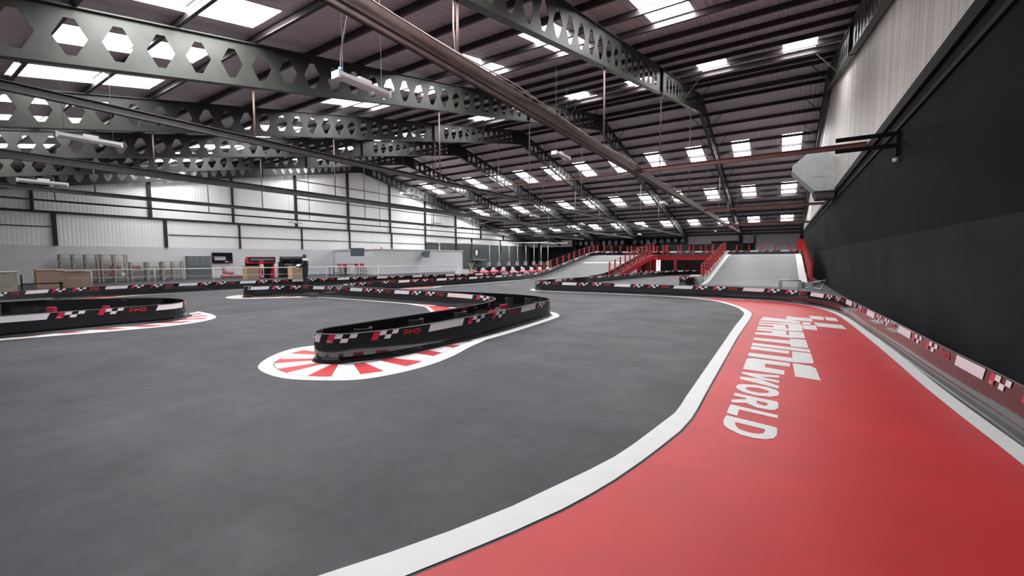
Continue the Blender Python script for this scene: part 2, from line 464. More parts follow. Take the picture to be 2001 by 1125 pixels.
# ------------------------------------------------------------------ hung rails under the rafters, with hanger rods
def hung_rail(k, kind, z, label, y_from=-4, y_to=66.5):
    x = FX[k]
    r = empty('hung_rail', (x, 0, 0), label, 'rail')
    mb = MB()
    if kind == 'double':
        for sx in (-1, 1):
            mb.box(0.045*sx-0.008 + 0.06*sx, y_from, z-0.12, 0.045*sx+0.008+0.06*sx, y_to, z+0.12)
            mb.box(min(0.05*sx, 0.115*sx), y_from, z-0.12, max(0.05*sx, 0.115*sx), y_to, z-0.105)
            mb.box(min(0.05*sx, 0.115*sx), y_from, z+0.105, max(0.05*sx, 0.115*sx), y_to, z+0.12)
        mb.build('channel_pair', 'rust', r)
        c = MB()
        for o, ph in ((0.19, 0), (-0.15, 1.3), (0.17, 2.6)):
            pts = [(o+0.02*sin(y*0.9+ph), y, z+0.17-0.11*abs(sin(y*0.42+ph))) for y in [y_from+0.6*i for i in range(int((y_to-y_from)/0.6))]]
            c.tube(pts, 0.012, 6)
        c.build('cable_run', 'cable', r, smooth=True)
    else:
        hh = 0.12 if k == 3 else 0.045 if k == 5 else 0.085
        mb.box(-0.07, y_from, z-hh, 0.07, y_to, z-hh+0.015)
        mb.box(-0.008, y_from, z-hh, 0.008, y_to, z+hh)
        mb.box(-0.07, y_from, z+hh-0.015, 0.07, y_to, z+hh)
        mb.build('beam', kind, r)
    for y in ([5.85, 12.95, 20.1, 27.2, 34.3, 41.5, 48.6, 55.7, 62.8]):
        if y > y_to: continue
        MB().tube([(0, y, z+0.06), (0, y, roof_z(y)-1.3)], 0.026, 6).build('hanger_rod', 'rodbrown' if k < 4 else 'greyrail', r, smooth=True)
    return r
hung_rail(1, 'double', 4.84, 'brown double channel rail with cables, hung nearest the right wall')
hung_rail(2, 'greyrail', 4.6, 'grey hung beam, second one to the left of the brown cable rail')
hung_rail(3, 'greyrail', 4.51, 'dark grey hung beam below the third rafter')
hung_rail(4, 'greyrail', 4.40, 'dark grey hung beam below the fourth rafter', y_to=60)
hung_rail(5, 'darksteel', 4.62, 'thin dark hung beam nearest the white gable wall')

# ------------------------------------------------------------------ red oxide cross ties
def tie(x0, x1, y, z, label, wid=0.1, ht=0.16):
    mb = MB()
    mb.box(x0, y-wid/2, z-ht/2, x1, y+wid/2, z-ht/2+0.015)
    mb.box(x0, y-0.006, z-ht/2, x1, y+0.006, z+ht/2)
    mb.box(x0, y-wid/2, z+ht/2-0.015, x1, y+wid/2, z+ht/2)
    tag(mb.build('cross_tie', 'redoxide'), label, 'beam')
tie(FX[1], WX, 16.75, 4.91, 'red oxide cross beam from the brown rail to the right wall, nearest of three')
tie(FX[1]+0.2, WX, 31.8, 4.78, 'red oxide cross beam, middle one of the three near the right wall')
tie(FX[1]+0.2, WX, 46.0, 4.7, 'red oxide cross beam, farthest of the three near the right wall')
o = MB().tube([(FX[1]-6.9, 16.68, 4.9), (FX[1]-3.4, 16.7, 4.84), (FX[1], 16.75, 4.9)], 0.03, 8).build('tie_rod', 'redoxide', smooth=True)
tag(o, 'slim red-brown tie rod continuing left of the brown rail', 'rod')
o = MB().tube([(FX[3], 26.5, 4.4)] + [(FX[3]-0.95*i, 26.5-0.15*i, 4.4-0.42*sin(pi*i/8)) for i in range(1, 8)] + [(FX[4], 25.2, 4.1)], 0.018, 6).build('sagging_cable', 'cable', smooth=True)
tag(o, 'thin pale cable sagging between two grey hung beams', 'cable')

# ------------------------------------------------------------------ walls
Zb = 4.68
def gable_poly(x, z0, m, nm, t=0.2):
    mb = MB()
    mb.prism([(Y0, z0), (Y1, z0), (Y1, roof_z(Y1)), (RY, RH), (Y0, roof_z(Y0))], 0, t, fr=lambda u, v, w: (x+w, u, v))
    return mb.build(nm, m)
wr = gable_poly(WX, Zb, 'cladbeige', 'wall_right'); structure(wr)
MB().box(WX, Y0-2.5, 0, WX+0.3, Y1, 1.95).build('lower_blockwork', 'greybrick', wr)
MB().box(WX+0.012, Y0-2.5, 1.95, WX+0.3, Y1, Zb).build('upper_blockwork', 'blackbrick', wr)
MB().box(WX-0.05, Y0, Zb-0.1, WX, Y1, Zb+0.14).box(WX-0.03, Y0, Zb-0.42, WX, Y1, Zb-0.34).build('eaves_channel', 'black', wr)
wl = gable_poly(GX-0.2, 2.46, 'clad', 'wall_left'); structure(wl)
MB().box(GX-0.2, Y0, 0, GX+0.02, 43.4, 2.46).build('lower_plaster', 'greywall', wl)
MB().box(GX-0.1, 43.4, 0, GX+0.06, Y1, 3.72).build('dark_sheeting', 'darkclad', wl)
MB().box(GX-0.05, 40.6, 2.5, GX+0.05, 43.1, 3.72).build('dark_sheeting', 'darkclad', wl)
MB().box(GX-0.02, Y0, 4.52, GX+0.12, Y1, 4.66).build('wall_beam', 'darksteel', wl)
for z0 in (3.42,):
    MB().box(GX, 13, z0-0.03, GX+0.05, Y1, z0+0.03).build('sheeting_rail', 'darksteel', wl)
MB().box(GX, Y0, 3.62, GX+0.05, 7.0, 3.68).build('sheeting_rail', 'darksteel', wl)
for z0 in (9.1, 7.4):
    MB().box(GX, 23.2, z0-0.03, GX+0.05, 66-(z0-5)*4.0, z0+0.03).build('sheeting_rail', 'darksteel', wl)
for y in (6.1, 11.94, 17.55, 23.1, 28.9, 34.66, 40.5, 46.66, 52.6, 58.85):
    thick = 0.11 if y in (11.94, 23.1, 28.9, 40.5, 52.6) else 0.07
    MB().box(GX, y-thick, 4.6, GX+0.18, y+thick, roof_z(y)-1.1).build('gable_post', 'darksteel', wl)
for y, w in ((1.3, 0.11), (7.0, 0.1), (12.8, 0.1), (18.0, 0.05), (23.6, 0.05), (29.0, 0.05), (34.85, 0.05), (40.5, 0.06), (46.7, 0.12), (50.3, 0.12), (58.0, 0.06)):
    MB().box(GX, y-w, 2.46, GX+0.16, y+w, 4.55).build('lower_post', 'darksteel', wl)
wb = MB().box(GX-0.2, Y1, 3.55, WX+0.3, Y1+0.25, roof_z(Y1)).build('wall_back', 'cladback'); structure(wb)
MB().box(GX, Y1-0.04, 0, -3.3, Y1+0.2, 3.55).build('black_sheeting', 'black', wb)
MB().box(-3.3, Y1-0.02, 0, WX, Y1+0.2, 3.55).build('pale_sheeting', 'cladback', wb)
for x, w in ((-30.5, 0.2), (-12.2, 0.05), (-5.0, 0.25), (-3.3, 0.1), (-37.4, 0.25)):
    MB().box(x-w, Y1-0.2, 0, x+w, Y1-0.04, 4.6).build('back_post', 'darksteel', wb)
# deep castellated valley beam at the back
r = empty('castellated_valley_beam', (-22, Y1-1.2, 0), 'black horizontal castellated beam with a row of round-edged holes at the back wall', 'beam')
mb = MB(); p = 1.02; z0, z1 = 3.5, 4.62
xs = -30.4
for q in range(18):
    s0 = xs + q*p + 22; s1 = s0+p
    zc = (z0+z1)/2; h = 0.36
    if q == 9:
        for o in (-0.02, 0.02): mb.poly([(s0,o,z0),(s1,o,z0),(s1,o,z1),(s0,o,z1)])
        continue
    a, b, c, d = s0+0.18, s0+0.36, s1-0.36, s1-0.18
    for o in (-0.02, 0.02):
        P = lambda u, v: (u, o, v)
        mb.poly([P(s0,z1),P(b,z1),P(b,zc+h),P(a,zc),P(s0,zc)]); mb.poly([P(b,z1),P(c,z1),P(c,zc+h),P(b,zc+h)])
        mb.poly([P(c,z1),P(s1,z1),P(s1,zc),P(d,zc),P(c,zc+h)]); mb.poly([P(s0,zc),P(a,zc),P(b,zc-h),P(b,z0),P(s0,z0)])
        mb.poly([P(b,zc-h),P(c,zc-h),P(c,z0),P(b,z0)]); mb.poly([P(c,zc-h),P(d,zc),P(s1,zc),P(s1,z0),P(c,z0)])
mb.build('web', 'black', r)
MB().box(-8.4, -0.15, z0-0.04, 10, 0.15, z0).box(-8.4, -0.15, z1, 10, 0.15, z1+0.04).build('flange', 'black', r)
# ------------------------------------------------------------------ ramps: height of the raised track
def ease(u):
    u = max(0.0, min(1.0, u)); k = 0.22
    a = 1.0/(1-k)
    if u < k: return a*u*u/(2*k)
    if u > 1-k: return 1 - a*(1-u)*(1-u)/(2*k)
    return a*(u-k/2)
DZ = 1.78
def zl(x, y): return DZ*ease((y-26.2)/14.0)          # left ramp
def zrr(x, y): return DZ*ease((y-25.6)/14.9)         # right ramp
def z0(x, y): return 0.0

# ------------------------------------------------------------------ curves
def smooth(pts, step=0.14, closed=False):
    P = [Vector((p[0], p[1])) for p in pts]; out = []
    N = len(P)
    for i in range(N-1):
        p0 = P[max(i-1, 0)]; p1 = P[i]; p2 = P[i+1]; p3 = P[min(i+2, N-1)]
        L = (p2-p1).length
        t0 = 0.0; t1 = t0+max((p1-p0).length, 1e-4)**0.5; t2 = t1+max(L, 1e-4)**0.5; t3 = t2+max((p3-p2).length, 1e-4)**0.5
        if (p1-p0).length < 1e-6: p0 = p1-(p2-p1)*0.01; t1 = t0+(p1-p0).length**0.5; t2 = t1+L**0.5; t3 = t2+max((p3-p2).length, 1e-4)**0.5
        if (p3-p2).length < 1e-6: p3 = p2+(p2-p1)*0.01; t3 = t2+(p3-p2).length**0.5
        n = max(1, int(L/step))
        for k in range(n):
            t = t1+(t2-t1)*k/n
            a1 = p0*((t1-t)/(t1-t0))+p1*((t-t0)/(t1-t0)); a2 = p1*((t2-t)/(t2-t1))+p2*((t-t1)/(t2-t1)); a3 = p2*((t3-t)/(t3-t2))+p3*((t-t2)/(t3-t2))
            b1 = a1*((t2-t)/(t2-t0))+a2*((t-t0)/(t2-t0)); b2 = a2*((t3-t)/(t3-t1))+a3*((t-t1)/(t3-t1))
            out.append(b1*((t2-t)/(t2-t1))+b2*((t-t1)/(t2-t1)))
    out.append(P[-1]); return out
class Path:
    def __init__(s, pts, step=0.14):
        s.P = smooth(pts, step); s.S = [0.0]
        for i in range(1, len(s.P)): s.S.append(s.S[-1]+(s.P[i]-s.P[i-1]).length)
        s.N = []
        for i in range(len(s.P)):
            d = (s.P[min(i+1, len(s.P)-1)]-s.P[max(i-1, 0)]).normalized()
            s.N.append(Vector((d.y, -d.x)))      # right hand side
        s.L = s.S[-1]
    def at(s, t):
        import bisect
        t = max(0.0, min(s.L-1e-6, t)); i = max(0, bisect.bisect_right(s.S, t)-1); i = min(i, len(s.P)-2)
        k = (t-s.S[i])/max(1e-9, s.S[i+1]-s.S[i])
        return s.P[i].lerp(s.P[i+1], k), s.N[i].lerp(s.N[i+1], k).normalized()
    def near(s, x, y):
        q = Vector((x, y)); i = min(range(len(s.P)), key=lambda j: (s.P[j]-q).length_squared); return s.S[i]

HB = 0.43
PROF = [(0.0, HB), (0.0, 0.10), (0.007, 0.055), (0.026, 0.015), (0.042, 0.0), (0.015, 0.0), (-0.015, 0.06), (-0.018, HB-0.01), (-0.012, HB+0.004)]
def barrier_parts(root, path, zf, phase=0.0, detail=False, starts=None, C=2.44):
    mb = MB(); n = len(PROF)
    for i, p in enumerate(path.P):
        nn = path.N[i]; zb = zf(p.x, p.y)
        for o, h in PROF: mb.v.append((p.x+nn.x*o, p.y+nn.y*o, zb+h))
    for i in range(len(path.P)-1):
        for k in range(n):
            k2 = (k+1) % n
            mb.f.append((i*n+k, i*n+k2, (i+1)*n+k2, (i+1)*n+k)); mb.m.append(1 if k in (n-1, n-2) else 2 if k in (2, 3) else 0)
    mb.f.append(tuple(reversed(range(n)))); mb.m.append(0)
    mb.f.append(tuple((len(path.P)-1)*n+k for k in range(n))); mb.m.append(0)
    mb.build('barrier_wall', ['plastic', 'edge', 'skirt'], root, smooth=False)
    def surf(s, h, off=0.006):
        p, nn = path.at(s); return (p.x+nn.x*off, p.y+nn.y*off, zf(p.x, p.y)+h)
    hb0, ht = HB-0.128, HB-0.008; hm = (hb0+ht)/2; sl = 0.45
    def grid(cells, w, name, mats, s0):
        """cells (i0, i1, row0, row1, material) on a shared lattice of columns"""
        idx = {}; mb = MB()
        def vtx(c, r):
            if (c, r) not in idx:
                h = (hb0, hm, ht)[r]; idx[(c, r)] = len(mb.v); mb.v.append(surf(s0+c*w+sl*(h-hb0), h))
            return idx[(c, r)]
        for c0, c1, r0, r1, mi in cells:
            for c in range(c0, c1):
                for r in range(r0, r1):
                    mb.f.append((vtx(c, r), vtx(c+1, r), vtx(c+1, r+1), vtx(c, r+1))); mb.m.append(mi)
        mb.build(name, mats, root)
    def letters(s, h, glyphs, w, m, name):
        tx = MB()
        for pts in glyphs:
            prev = None
            for (a, b), (c, d) in zip(pts, pts[1:]):
                dx, dy = c-a, d-b; L = sqrt(dx*dx+dy*dy) or 1; nx, ny = -dy/L*w/2, dx/L*w/2; ex, ey = dx/L*w/2, dy/L*w/2
                q = [(a-ex+nx, b-ey+ny), (a-ex-nx, b-ey-ny), (c+ex-nx, d+ey-ny), (c+ex+nx, d+ey+ny)]
                tx.quad(*[surf(s+u, h+v, 0.0075) for u, v in q])
        tx.build(name, m, root)
    H = 0.066
    PMG = [[(0, 0), (0.01, H), (0.062, H), (0.072, H*0.8), (0.066, H*0.45), (0.055, H*0.38), (0.006, H*0.38)],
           [(0.095, 0), (0.107, H), (0.14, H*0.4), (0.185, H), (0.179, 0)],
           [(0.287, H*0.85), (0.273, H), (0.23, H), (0.213, H*0.8), (0.205, H*0.25), (0.217, 0), (0.265, 0), (0.28, H*0.15), (0.283, H*0.5), (0.25, H*0.5)]]
    DK = [[(0, 0), (0, 0.02), (0.014, 0.02), (0.02, 0.01), (0.014, 0), (0, 0)], [(0.03, 0), (0.03, 0.02)], [(0.046, 0.02), (0.032, 0.01), (0.046, 0)]]
    if starts is None:
        o = phase % C
        while o-C > -C: o -= C
        starts = []
        while o < path.L: starts.append(o); o += C
        starts.append(o)
    for o, o2 in zip(starts, starts[1:]):
        c = o2-o; w = 0.105*c/2.6
        def inside(a, b): return a > 0.03 and b+0.08 < path.L
        if inside(o, o+0.285*c): grid([(0, 6, 0, 2, 0)], 0.285*c/6, 'white_sticker', 'stwhite', o)
        for i, f in enumerate((0.335, 0.59)):
            q = o+f*c
            if not inside(q, q+4*w): continue
            grid([(0, 1, 0, 2, 1), (1, 2, 1, 2, 0), (2, 3, 0, 1, 0), (3, 4, 1, 2, 0)], w, 'checkered_sticker', ['stwhite', 'stred'], q)
            if i == 0 and detail: letters(q+0.03, hb0+0.012, DK, 0.005, 'stwhite', 'monogram')
        q = o+0.81*c
        if inside(q, q+0.3): letters(q, hm-H/2-0.008, PMG, 0.014, 'textred', 'lettering')
def bracket(root, x, y, rz, s=1.0):
    mb = MB(); pts = []
    for i in range(13):
        t = pi*i/12; pts.append((0.15*s*cos(t), 0.16*s*sin(t)**0.7))
    outer = pts; inner = [(u*0.86, v*0.86) for u, v in pts]
    fr = lambda u, v, w: (x+u*cos(rz)-v*sin(rz), y+u*sin(rz)+v*cos(rz), w)
    for i in range(12):
        a, b, c, d = outer[i], outer[i+1], inner[i+1], inner[i]
        mb.prism([a, b, c, d], 0.0, 0.40, fr=fr)
    return mb.build('support_bracket', 'bracket', root)
def bolts(root, path, s_list, side=-0.022, hs=(0.36, 0.2)):
    mb = MB()
    for s in s_list:
        for ds in (-0.035, 0.035):
            p, nn = path.at(s+ds)
            for h in hs:
                q = (p.x+nn.x*side, p.y+nn.y*side, h)
                q2 = (p.x+nn.x*(side*1.5), p.y+nn.y*(side*1.5), h)
                mb.tube([q, q2], 0.011, 8)
    mb.build('bolt', 'steelbolt', root)

def sc(pts, k=1.019): return [(x*k, y*k) for x, y in pts]
# 1: serpentine island with three noses
B1 = sc([(-17.9,8.55),(-17.75,8.12),(-17.35,8.15),(-16.95,8.8),(-16.3,9.42),(-15.2,9.75),(-13.56,9.85),(-11.05,9.84),(-9.4,9.87),(-7.89,9.74),(-6.88,9.45),(-6.35,9.05),(-6.05,8.45),(-5.85,7.5),(-5.8,6.65),(-5.82,5.6),(-5.84,4.3),(-5.83,3.75),(-5.66,3.5),(-5.42,3.46),(-5.18,3.57),(-4.96,3.9),(-4.78,4.6),(-4.72,5.58),(-4.7,6.65),(-4.77,7.97),(-4.85,8.96),(-4.93,9.45),(-5.12,9.78),(-5.56,10.15),(-6.28,10.42),(-7.41,10.5),(-8.79,10.42),(-11.16,10.22),(-14.07,10.42),(-15.1,10.7),(-15.7,11.3),(-15.95,12.2),(-16.0,13.4)]) 
B4 = [(-16.35,13.6),(-16.25,15.1),(-15.95,17.0),(-15.6,19.3),(-15.35,22.5),(-15.35,26.2),(-15.4,28.0),(-15.4,31),(-15.4,34),(-15.4,37),(-15.4,40.2),(-14.9,42.6),(-13.6,44.3),(-11.6,45.2),(-9,45.9),(-4,46.1),(1.2,46.1)]
p1 = Path(B1, 0.06)
r = empty('crash_barrier', (0,0,0), 'low glossy black barrier island curling round the large near kerb', 'barrier')
sA = [p1.near(*q) for q in ((-17.72,8.25),(-15.84,9.75),(-13.76,10.0),(-11.32,10.03),(-8.85,10.06))]
sN = p1.near(-4.916, 5.0)
nn_ = 2; gap = (sN-2.45-sA[-1])/nn_
sA = [sA[0]-2.4] + sA + [sA[-1]+gap*i for i in range(1, nn_)] + [sN-2.45, sN, p1.near(-4.86, 7.886)]
while sA[-1] < p1.L: sA.append(sA[-1]+2.55)
barrier_parts(r, p1, z0, detail=True, starts=sA)
for x, y, a in ((-5.63, 4.3, -pi/2), (-5.63, 5.45, -pi/2), (-5.63, 6.7, -pi/2), (-5.15, 9.3, pi/2+0.3)):
    bracket(r, x, y, a)
bracket(r, -5.85, 10.05, pi, 1.0); bracket(r, -6.4, 9.9, 2.6, 1.0)
bolts(r, p1, [p1.near(-5.9, 7.7), p1.near(-8.0, 10.6), p1.near(-14, 10.6), p1.near(-5.0, 5.0)])
for x, y in ((-5.55, 7.65), (-6.05, 8.85)):
    mb = MB().box(x-0.02, y, 0.2, x+0.0, y+0.31, 0.31)
    for i in range(8):
        mb.box(x-0.0, y+0.04*i, 0.2, x+0.03, y+0.04*i+0.026, 0.31)
    mb.build('red_ribbed_spacer', 'stred', r)
# 2: loop on the left
B2 = sc([(-12.7,-0.8),(-12.6,0.4),(-12.48,1.4),(-12.42,2.2),(-12.40,3.0),(-12.36,3.6),(-12.45,4.15),(-12.9,4.5),(-13.7,4.7),(-14.5,4.62),(-15.1,4.35),(-15.6,3.9),(-16.2,3.2),(-16.6,2.6),(-17.0,1.9)], 1.004)
p2 = Path(B2, 0.06)
r = empty('crash_barrier', (0,0,0), 'low glossy black barrier loop at the left edge of the track', 'barrier')
barrier_parts(r, p2, z0, phase=p2.near(-12.45, 3.757), detail=True)
bracket(r, -12.95, 4.1, -2.2); bracket(r, -14.2, 2.2, 0.6)
bolts(r, p2, [p2.near(-15.6, 4.0)])
MB().lathe([(0.0,0.20),(0.085,0.20),(0.085,0.42),(0.0,0.42)], (-14.1,2.35,0), 14).build('red_roller', 'stred', r)
MB().lathe([(0.0,0.22),(0.07,0.22),(0.07,0.42),(0.0,0.42)], (-13.35,3.1,0), 14).build('red_roller', 'stred', r, smooth=False)
MB().box(-17.4, 1.9, 0, -16.6, 2.9, 0.44).build('end_block', 'plastic', r)
# 3: pit side barrier at the rear
B3 = sc([(-20.0,0.9),(-21.0,1.9),(-22.0,3.0),(-22.6,4.2),(-22.85,5.6),(-22.7,7.2),(-22.5,9.0),(-22.1,11.2),(-21.6,13.5),(-21.0,16.2),(-20.2,19.2),(-19.0,22.4),(-18.0,25.3),(-17.2,28.5),(-16.9,31.5)])
p3 = Path(B3, 0.3)
r = empty('crash_barrier', (0,0,0), 'long low black barrier along the far side before the pit area', 'barrier')
barrier_parts(r, p3, z0, phase=0.6)
# 4: second row rising up the left ramp
p4 = Path(B4, 0.3)
r = empty('crash_barrier', (0,0,0), 'low black barrier climbing the left edge of the left ramp under the red posts', 'barrier')
barrier_parts(r, p4, zl, phase=1.1)
# 5: long barrier in front of the right ramp curving onto the right wall
B5 = sc([(-9.3,22.6),(-9.75,20.3),(-9.85,18.2),(-9.75,17.2),(-9.3,16.85),(-8.3,16.88),(-6.27,16.98),(-4.99,16.98),(-2.31,16.98),(-0.9,16.88),(0.0,16.5),(0.6,15.95),(1.0,15.2),(1.3,14.2),(1.42,13.1),(1.5,11.0),(1.56,9.0),(1.6,7.2),(1.63,6.2),(1.66,5.3),(1.68,3.5),(1.68,-1.5)], 1.0)
B5 = sc([(-10.3,40.3),(-10.3,36),(-10.3,32),(-10.3,28),(-10.25,26.3),(-10.0,24.2)], 1.0)+sc(B5)
p5 = Path(B5, 0.2)
r = empty('crash_barrier', (0,0,0), 'long low black barrier in front of the right ramp that bends along the right wall', 'barrier')
barrier_parts(r, p5, lambda x, y: zl(x, y) if y > 26 else 0.0, phase=p5.near(1.67, 6.43), C=2.4, detail=True)
# 6: barrier facing the camera between the two ramps, turning under the raised deck
B6 = [(-9.9,19.2),(-9.8,20.6),(-9.55,23.6),(-9.2,27.4),(-8.75,31.4),(-8.35,35.4),(-7.9,38.4),(-7.0,39.8),(-5.4,40.3),(-3.6,40.3)]
r = empty('crash_barrier', (0,0,0), 'low black barrier between the two ramps leading under the raised red deck', 'barrier')
barrier_parts(r, Path(B6, 0.3), z0, phase=0.3)
B7 = [(-4.05,27.5),(-4.1,26.2),(-4.1,25.2),(-4.45,24.85),(-4.8,24.95),(-4.9,25.4),(-4.9,27.5)]
r = empty('crash_barrier', (0,0,0), 'short rounded black barrier end at the foot of the right ramp', 'barrier')
barrier_parts(r, Path(B7[::-1], 0.1), z0, phase=1.15)
for a in (0,):
    pass

# ------------------------------------------------------------------ painted floor markings
WL = [(-3.3,-1.4),(-2.65,-0.35),(-2.15,0.45),(-1.78,1.1),(-1.63,1.37),(-1.48,1.67),(-1.32,2.04),(-1.18,2.45),(-1.01,2.99),(-0.87,3.83),(-0.82,4.17),(-0.82,4.74),(-0.82,5.75),(-0.82,7.2),(-0.82,9.92),(-0.82,12.91),(-0.91,13.44),(-1.09,14.2),(-1.46,15.15),(-1.93,16.02),(-2.62,16.59),(-3.44,16.95),(-4.4,17.05)]
WR = [(-3.0,-1.5),(-2.4,-0.45),(-1.9,0.4),(-1.44,1.31),(-1.32,1.56),(-1.19,1.84),(-1.05,2.18),(-0.9,2.67),(-0.76,3.34),(-0.69,3.75),(-0.66,4.1),(-0.66,5.04),(-0.66,6.53),(-0.66,8.8),(-0.64,12.95),(-0.76,13.6),(-0.95,14.3),(-1.32,15.25),(-1.78,16.14),(-2.5,16.77),(-3.4,17.12),(-4.4,17.15)]
OUT = [(-4.4,17.12),(-3.4,17.1),(-1.99,17.08),(-0.68,16.97),(0.27,16.50),(0.80,15.7),(1.12,14.6),(1.27,13.45),(1.33,12.14),(1.39,9.83),(1.42,8.0),(1.43,6.68),(1.46,5.6),(1.5,4.6),(1.52,3.2),(1.52,-1.6)]
pWL, pWR, pO = smooth(WL, 0.25), smooth(WR, 0.25), smooth(OUT, 0.25)
def inset(pts, d):
    out = []
    for i, p in enumerate(pts):
        t = (pts[min(i+1, len(pts)-1)]-pts[max(i-1, 0)]).normalized(); out.append((p.x+t.y*d, p.y-t.x*d))
    return out
redl = inset(pWR, 0.022)
o = MB().flat([redl+[(p.x, p.y) for p in pO][::1]], 0.003).build('red_floor_zone', 'redfloor')
tag(o, 'broad red painted run-off area on the floor at the right', 'floor paint')
o = MB().flat([[(p.x, p.y) for p in pWL]+[(p.x, p.y) for p in pWR][::-1]], 0.0045).build('painted_line', 'whitepaint')
tag(o, 'thick white line along the left edge of the red floor area', 'floor marking')
def strip(path_pts, a, b, z, name, label, m='whitepaint', zf=None):
    mb = MB(); pts = path_pts
    ina, inb = inset(pts, a), inset(pts, b)
    for i in range(len(pts)-1):
        zz = [zf(*q)+z if zf else z for q in (ina[i], inb[i], inb[i+1], ina[i+1])]
        mb.quad((*ina[i], zz[0]), (*inb[i], zz[1]), (*inb[i+1], zz[2]), (*ina[i+1], zz[3]))
    o = mb.build(name, m); tag(o, label, 'floor marking'); return o
strip(pO, -0.15, 0.0, 0.0045, 'painted_line', 'white line between the red floor area and the barrier on the right wall')
i0 = min(range(len(p5.P)), key=lambda i: (p5.P[i]-Vector((-9.95, 17.4))).length); i1 = min(range(len(p5.P)), key=lambda i: (p5.P[i]-Vector((-0.9, 17.3))).length)
strip(p5.P[i0-6:i1], 0.05, 0.26, 0.004, 'painted_line', 'thin white line at the foot of the black barrier before the right ramp')
j0 = min(range(len(p1.P)), key=lambda i: (p1.P[i]-Vector((-15.5, 9.95))).length); j1 = min(range(len(p1.P)), key=lambda i: (p1.P[i]-Vector((-9.2, 10.05))).length)
strip(p1.P[j0:j1], 0.05, 0.22, 0.004, 'painted_line', 'white line along the rear leg of the serpentine barrier')
p4low = [p for p in p4.P if 16.5 < p.y < 41]
strip(p4low, 0.05, 0.3, 0.006, 'painted_line', 'white line climbing the left ramp beside its barrier', zf=lambda x, y: zl(x, y))
strip([p for p in p3.P if p.y > 5.5 and p.y < 12], 0.06, 0.25, 0.004, 'painted_line', 'white line at the foot of the far pit side barrier')
# pink-red wedges with white borders
def wedge(tri, label, w=0.12):
    r = empty('red_floor_wedge', (0,0,0), label, 'floor paint')
    MB().flat([tri], 0.003).build('red_paint', 'redfloor', r)
    mb = MB()
    for i in range(len(tri)-1):
        mb.bar((*tri[i], 0.004), (*tri[i+1], 0.004), w, 0.003)
    mb.build('white_border', 'whitepaint', r)
wedge([(-10.7,9.95),(-9.3,9.55),(-8.3,8.75),(-7.3,7.6),(-6.15,6.2)] + [(-6.05,8.3),(-6.5,9.1),(-7.3,9.5),(-8.6,9.8)], 'small red wedge with white edges in the inner bend of the serpentine barrier')
wedge([(-24.2,7.3),(-22.9,6.3),(-22.3,4.6),(-21.6,3.4)] + [(-22.9,3.9),(-23.2,4.9),(-23.4,6.2)], 'long red wedge with white edges in front of the pit side barrier at left')
wedge([(-16.0,18.0),(-15.2,16.2),(-15.6,14.6),(-15.9,13.9)] + [(-16.1,15.2),(-15.9,17.0)], 'small far red wedge at the foot of the second barrier row')

def kerb(base, kin, kout, n, label, start=0):
    b = smooth(base, 0.05); i_ = smooth(kin, 0.05); o_ = smooth(kout, 0.05)
    def at(l, t):
        S = [0.0]
        for a, c in zip(l, l[1:]): S.append(S[-1]+(c-a).length)
        t *= S[-1]
        for i in range(len(l)-1):
            if S[i+1] >= t: return l[i].lerp(l[i+1], (t-S[i])/max(1e-9, S[i+1]-S[i]))
        return l[-1]
    mb = MB(); sub = 4
    for k in range(n*sub):
        t0, t1 = k/(n*sub), (k+1)/(n*sub)
        a, c, d, e = at(b, t0), at(i_, t0), at(i_, t1), at(b, t1)
        mb.quad((a.x,a.y,0.004),(c.x,c.y,0.004),(d.x,d.y,0.004),(e.x,e.y,0.004), ((k//sub)+start) % 2)
    m = 60
    w = MB()
    for k in range(m):
        t0, t1 = k/m, (k+1)/m
        a, c, d, e = at(i_, t0), at(o_, t0), at(o_, t1), at(i_, t1)
        w.quad((a.x,a.y,0.0045),(c.x,c.y,0.0045),(d.x,d.y,0.0045),(e.x,e.y,0.0045))
    r = empty('painted_kerb', (0,0,0), label, 'kerb')
    mb.build('kerb_blocks', ['whitepaint', 'kerbred'], r); w.build('white_border', 'whitepaint', r)
K_IN = [(-6.394,3.908),(-6.161,3.763),(-5.93,3.608),(-5.799,3.521),(-5.622,3.418),(-5.462,3.416),(-5.295,3.46),(-5.156,3.517),(-4.973,3.67),(-4.886,3.835),(-4.811,4.065),(-4.792,4.303),(-4.811,4.688),(-4.817,4.959),(-4.773,5.319),(-4.784,5.494),(-4.708,5.891)]
K_OUT = [(-6.568,3.889),(-6.497,3.63),(-6.282,3.344),(-6.091,3.152),(-5.749,3.018),(-5.437,2.976),(-5.073,3.031),(-4.784,3.179),(-4.561,3.444),(-4.427,3.717),(-4.361,4.037),(-4.375,4.38),(-4.472,4.702),(-4.517,4.962),(-4.599,5.323),(-4.652,5.575),(-4.708,5.891)]
